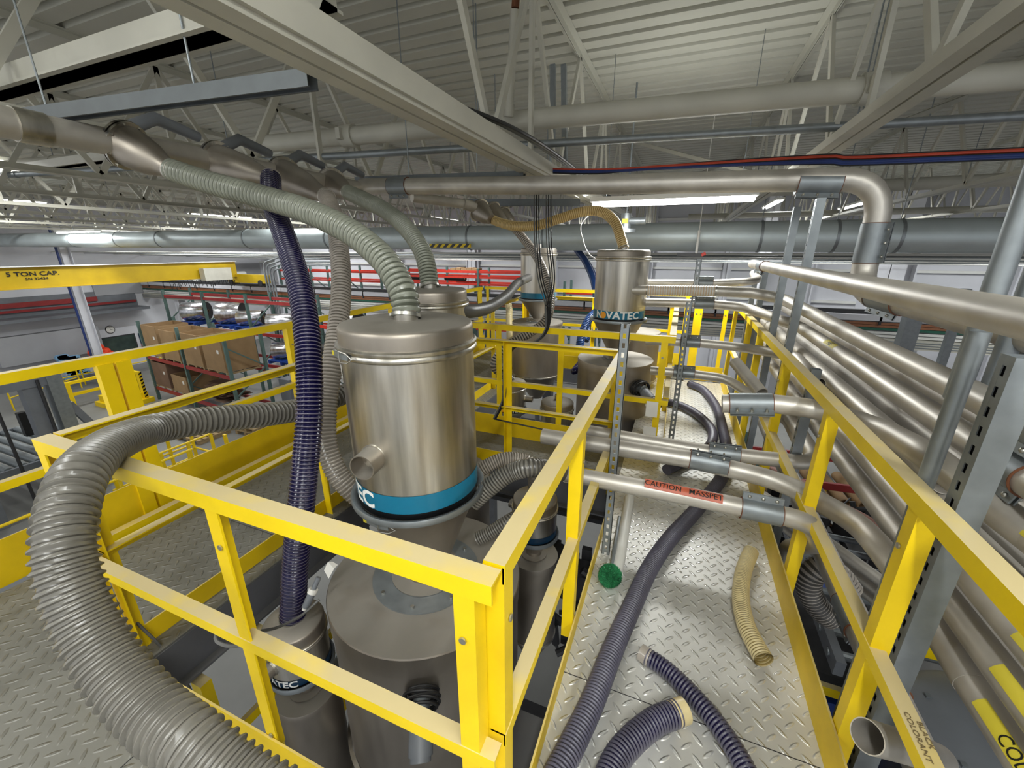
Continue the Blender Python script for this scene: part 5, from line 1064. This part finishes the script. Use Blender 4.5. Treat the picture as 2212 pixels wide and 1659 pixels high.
# yellow work stand on the hall floor
t = thing('work_stand', 'yellow steel stand on the hall floor seen past the rail posts', 'stand', (2.6, 9.2, -4)); MB().box((2.0, 9.0, -2.9), (3.4, 9.9, -2.8)).build('top', M['dark'], t, flat=True)
for x in (2.0, 3.3):
    for y in (9.0, 9.8): MB().box((x, y, -4), (x+.1, y+.1, -2.8)).build('leg', M['yellow2'], t, flat=True)
for y in (9.0, 9.8): MB().box((2.0, y, -3.1), (3.4, y+.08, -2.9)).build('apron', M['yellow2'], t, flat=True)
# dense machinery below the right rail
rr = random.Random(21)
t = thing('machine', 'blue and grey extruder machine below the right guard rail', 'machine', (1.7, 4.2, -4))
MB().box((1.0, 3.4, -3.2), (2.2, 5.2, -2.1)).build('blue_housing', M['blue'], t, flat=True); MB().box((1.1, 3.5, -2.1), (2.0, 4.6, -1.9)).build('dark_top', M['dark'], t, flat=True); MB().box((.9, 3.2, -4), (2.4, 5.4, -3.2)).build('base', M['dark'], t, flat=True)
for k in range(8): MB().cyl((1.5, 3.35+k*.25, -1.5), (2.7, 3.35+k*.25, -1.5), .035, 10).build('roller', M['galv'], t)
for x in (1.55, 2.65): MB().bar((x, 3.2, -1.5), (x, 5.3, -1.5), .07, .14).build('roller_frame', M['slate'], t, flat=True)
MB().cyl((1.15, 3.9, -1.9), (1.15, 3.9, -1.6), .09, 16).cyl((1.15, 3.9, -1.6), (1.15, 3.9, -1.5), .05, 16).build('black_knob', M['black'], t)
b = MB()
for k in range(150):
    c = V((rr.uniform(1.0, 3.2), rr.uniform(5.6, 7.0), rr.uniform(-3.6, -1.9))); s = rr.uniform(.03, .13)
    if k % 3: b.box(c-V((s,s,s)), c+V((s,s*1.4,s*1.8)))
    else: b.cyl(c, c+V((rr.uniform(-.4,.4), rr.uniform(-.5,.5), rr.uniform(-.3,.3))), s*.4, 8)
o = b.build('machine_clutter', M['dark']); tag(o, 'dense dark valves, brackets and fittings below the pipe rack', 'machine fittings', kind='stuff')
t = thing('hose_bundle', 'bundle of thin pinkish hoses arching through the machinery below the rack', 'hoses', (1.4, 5.6, -2.2))
for k in range(7):
    P = spline([(1.2+k*.05, 6.6, -1.3), (1.6+k*.06, 5.6, -1.1-k*.02), (2.1+k*.06, 4.7, -1.2), (2.9+k*.05, 3.9, -2.2)], .1); MB().tube(P, .024, 8).build('hose', M['copper'], t)
for k in range(3):
    tubes('level grey pipe crossing low behind the guard rail, '+('upper', 'middle', 'lower')[k], [(.95, 4.6+k*.15, -.75-k*.14), (1.9, 3.4+k*.1, -.85-k*.14), (2.6, 2.9, -.9-k*.14)], .05, rad=.2, open_=False, group='low level pipes behind the rail')
for k, (a_, c_) in enumerate((((1.0, 3.3, -1.85), (2.9, 3.3, -1.85)), ((1.0, 1.8, -1.9), (3.0, 1.8, -1.9)), ((1.5, 3.08, -1.0), (3.0, 3.15, -1.0)))):
    o = MB().bar(a_, c_, .05, .09).build('low_guard_rail', M['yellow'], flat=True); tag(o, ('far', 'near', 'right')[k]+' low yellow rail below platform level on the right', 'guard rail')
# big round vessel lid at the bottom right
t = thing('round_vessel', 'large dark round vessel with domed lid at the bottom right', 'vessel', (2.12, 2.5, -2.6)); C = (2.12, 2.5, 0)
MB().lathe([(.50, -2.5), (.50, -1.10)], C, 56).build('body', M['dark'], t); ld = MB().lathe([(.53, -1.12), (.55, -1.09), (.53, -1.06), (.49, -1.04), (.47, -1.03), (.25, -.98), (.01, -.97)], C, 56).build('lid', M['slate'], t)
MB().pipe([(2.12, 2.5, -.98), (2.12, 2.5, -.92)], .14, 32, .02).build('fill_port', M['slate'], ld)
for k in range(6): a = k*PI/3+.5; MB().box((C[0]+.40*math.cos(a)-.015, C[1]+.40*math.sin(a)-.015, -1.03), (C[0]+.40*math.cos(a)+.015, C[1]+.40*math.sin(a)+.015, -1.0)).build('lug', M['galv'], ld, flat=True)
# below the near opening: lower equipment
t = thing('lower_frame', 'yellow steel stair frame and pipe far down inside the near opening', 'frame', (-1.9, .9, -1.6))
for y in (.75, 1.05): MB().bar((-1.90, y, -1.6), (-1.90, y, -.25), .07, .05).build('post', M['yellow'], t, flat=True)
MB().bar((-1.95, .2, -.75), (-1.88, 2.2, -.75), .03, .06).build('rail', M['yellow'], t, flat=True); MB().bar((-1.84, .2, -1.25), (-1.80, 2.2, -1.25), .02, .16).build('kick_plate', M['kick'], t, flat=True); MB().cyl((-1.90, .3, -1.02), (-1.87, 2.2, -.98), .055, 20).build('pipe', M['galv'], t)
o = MB().box((-1.78, .2, -1.4), (-1.28, .85, -1.39)).build('tread_step', M['plateD'], flat=True); tag(o, 'patch of dark tread plate step deep inside the near opening', 'step')
t = thing('control_box', 'dark grey control box low beside the big near hopper', 'control box', (-.40, 1.05, -1.0)); MB().box((-.52, 1.02, -.72), (-.33, 1.32, -.45)).build('housing', M['beam'], t, flat=True); MB().box((-.50, 1.12, -1.3), (-.44, 1.18, -.72)).box((-.40, 1.2, -1.3), (-.36, 1.24, -.72)).build('legs', M['dark'], t, flat=True)
t = thing('machine', 'dark machine frame and grey panels under the far opening', 'machine', (-.9, 4.4, -1.2))
MB().box((-1.9, 3.5, -.9), (-.1, 5.6, -.85)).build('dark_base', M['dark'], t, flat=True)
for (p_, q_) in (((-1.7, 3.45, -.3), (-.75, 4.6, -.3)), ((-.75, 4.6, -.3), (-.1, 3.6, -.3)), ((-1.8, 4.6, -.35), (-.1, 4.6, -.35))): MB().bar(p_, q_, .16, .03).build('flat_bar', M['beam'], t, flat=True)
for k in range(8): c = V((-1.6+k*.2, 4.2+.1*(k % 3), -.28)); MB().cyl(c, c+V((0,0,.12)), .03, 10).build('fitting', M['slate'], t)
b = MB(); rr = random.Random(8)
for k in range(45):
    c = V((rr.uniform(-.95, -.35), rr.uniform(2.42, 2.66), rr.uniform(-1.4, -.5))); s = rr.uniform(.03, .10)
    if k % 2: b.box(c-V((s,s*.6,s)), c+V((s,s*.6,s*1.8)))
    else: b.cyl(c, c+V((rr.uniform(-.3,.3), rr.uniform(-.1,.1), rr.uniform(-.3,.3))), s*.35, 8)
o = b.build('machine_clutter', M['dark']); tag(o, 'dark pipes and brackets down between hopper and far edge', 'machine fittings', kind='stuff')
b = MB().box((-1.95, .6, -2.6), (-.28, 2.72, -2.55)); o = b.build('pit_shade_floor', M['dark'], flat=True); struct(o)  # dark sheet below the opening, deep shade put into its colour
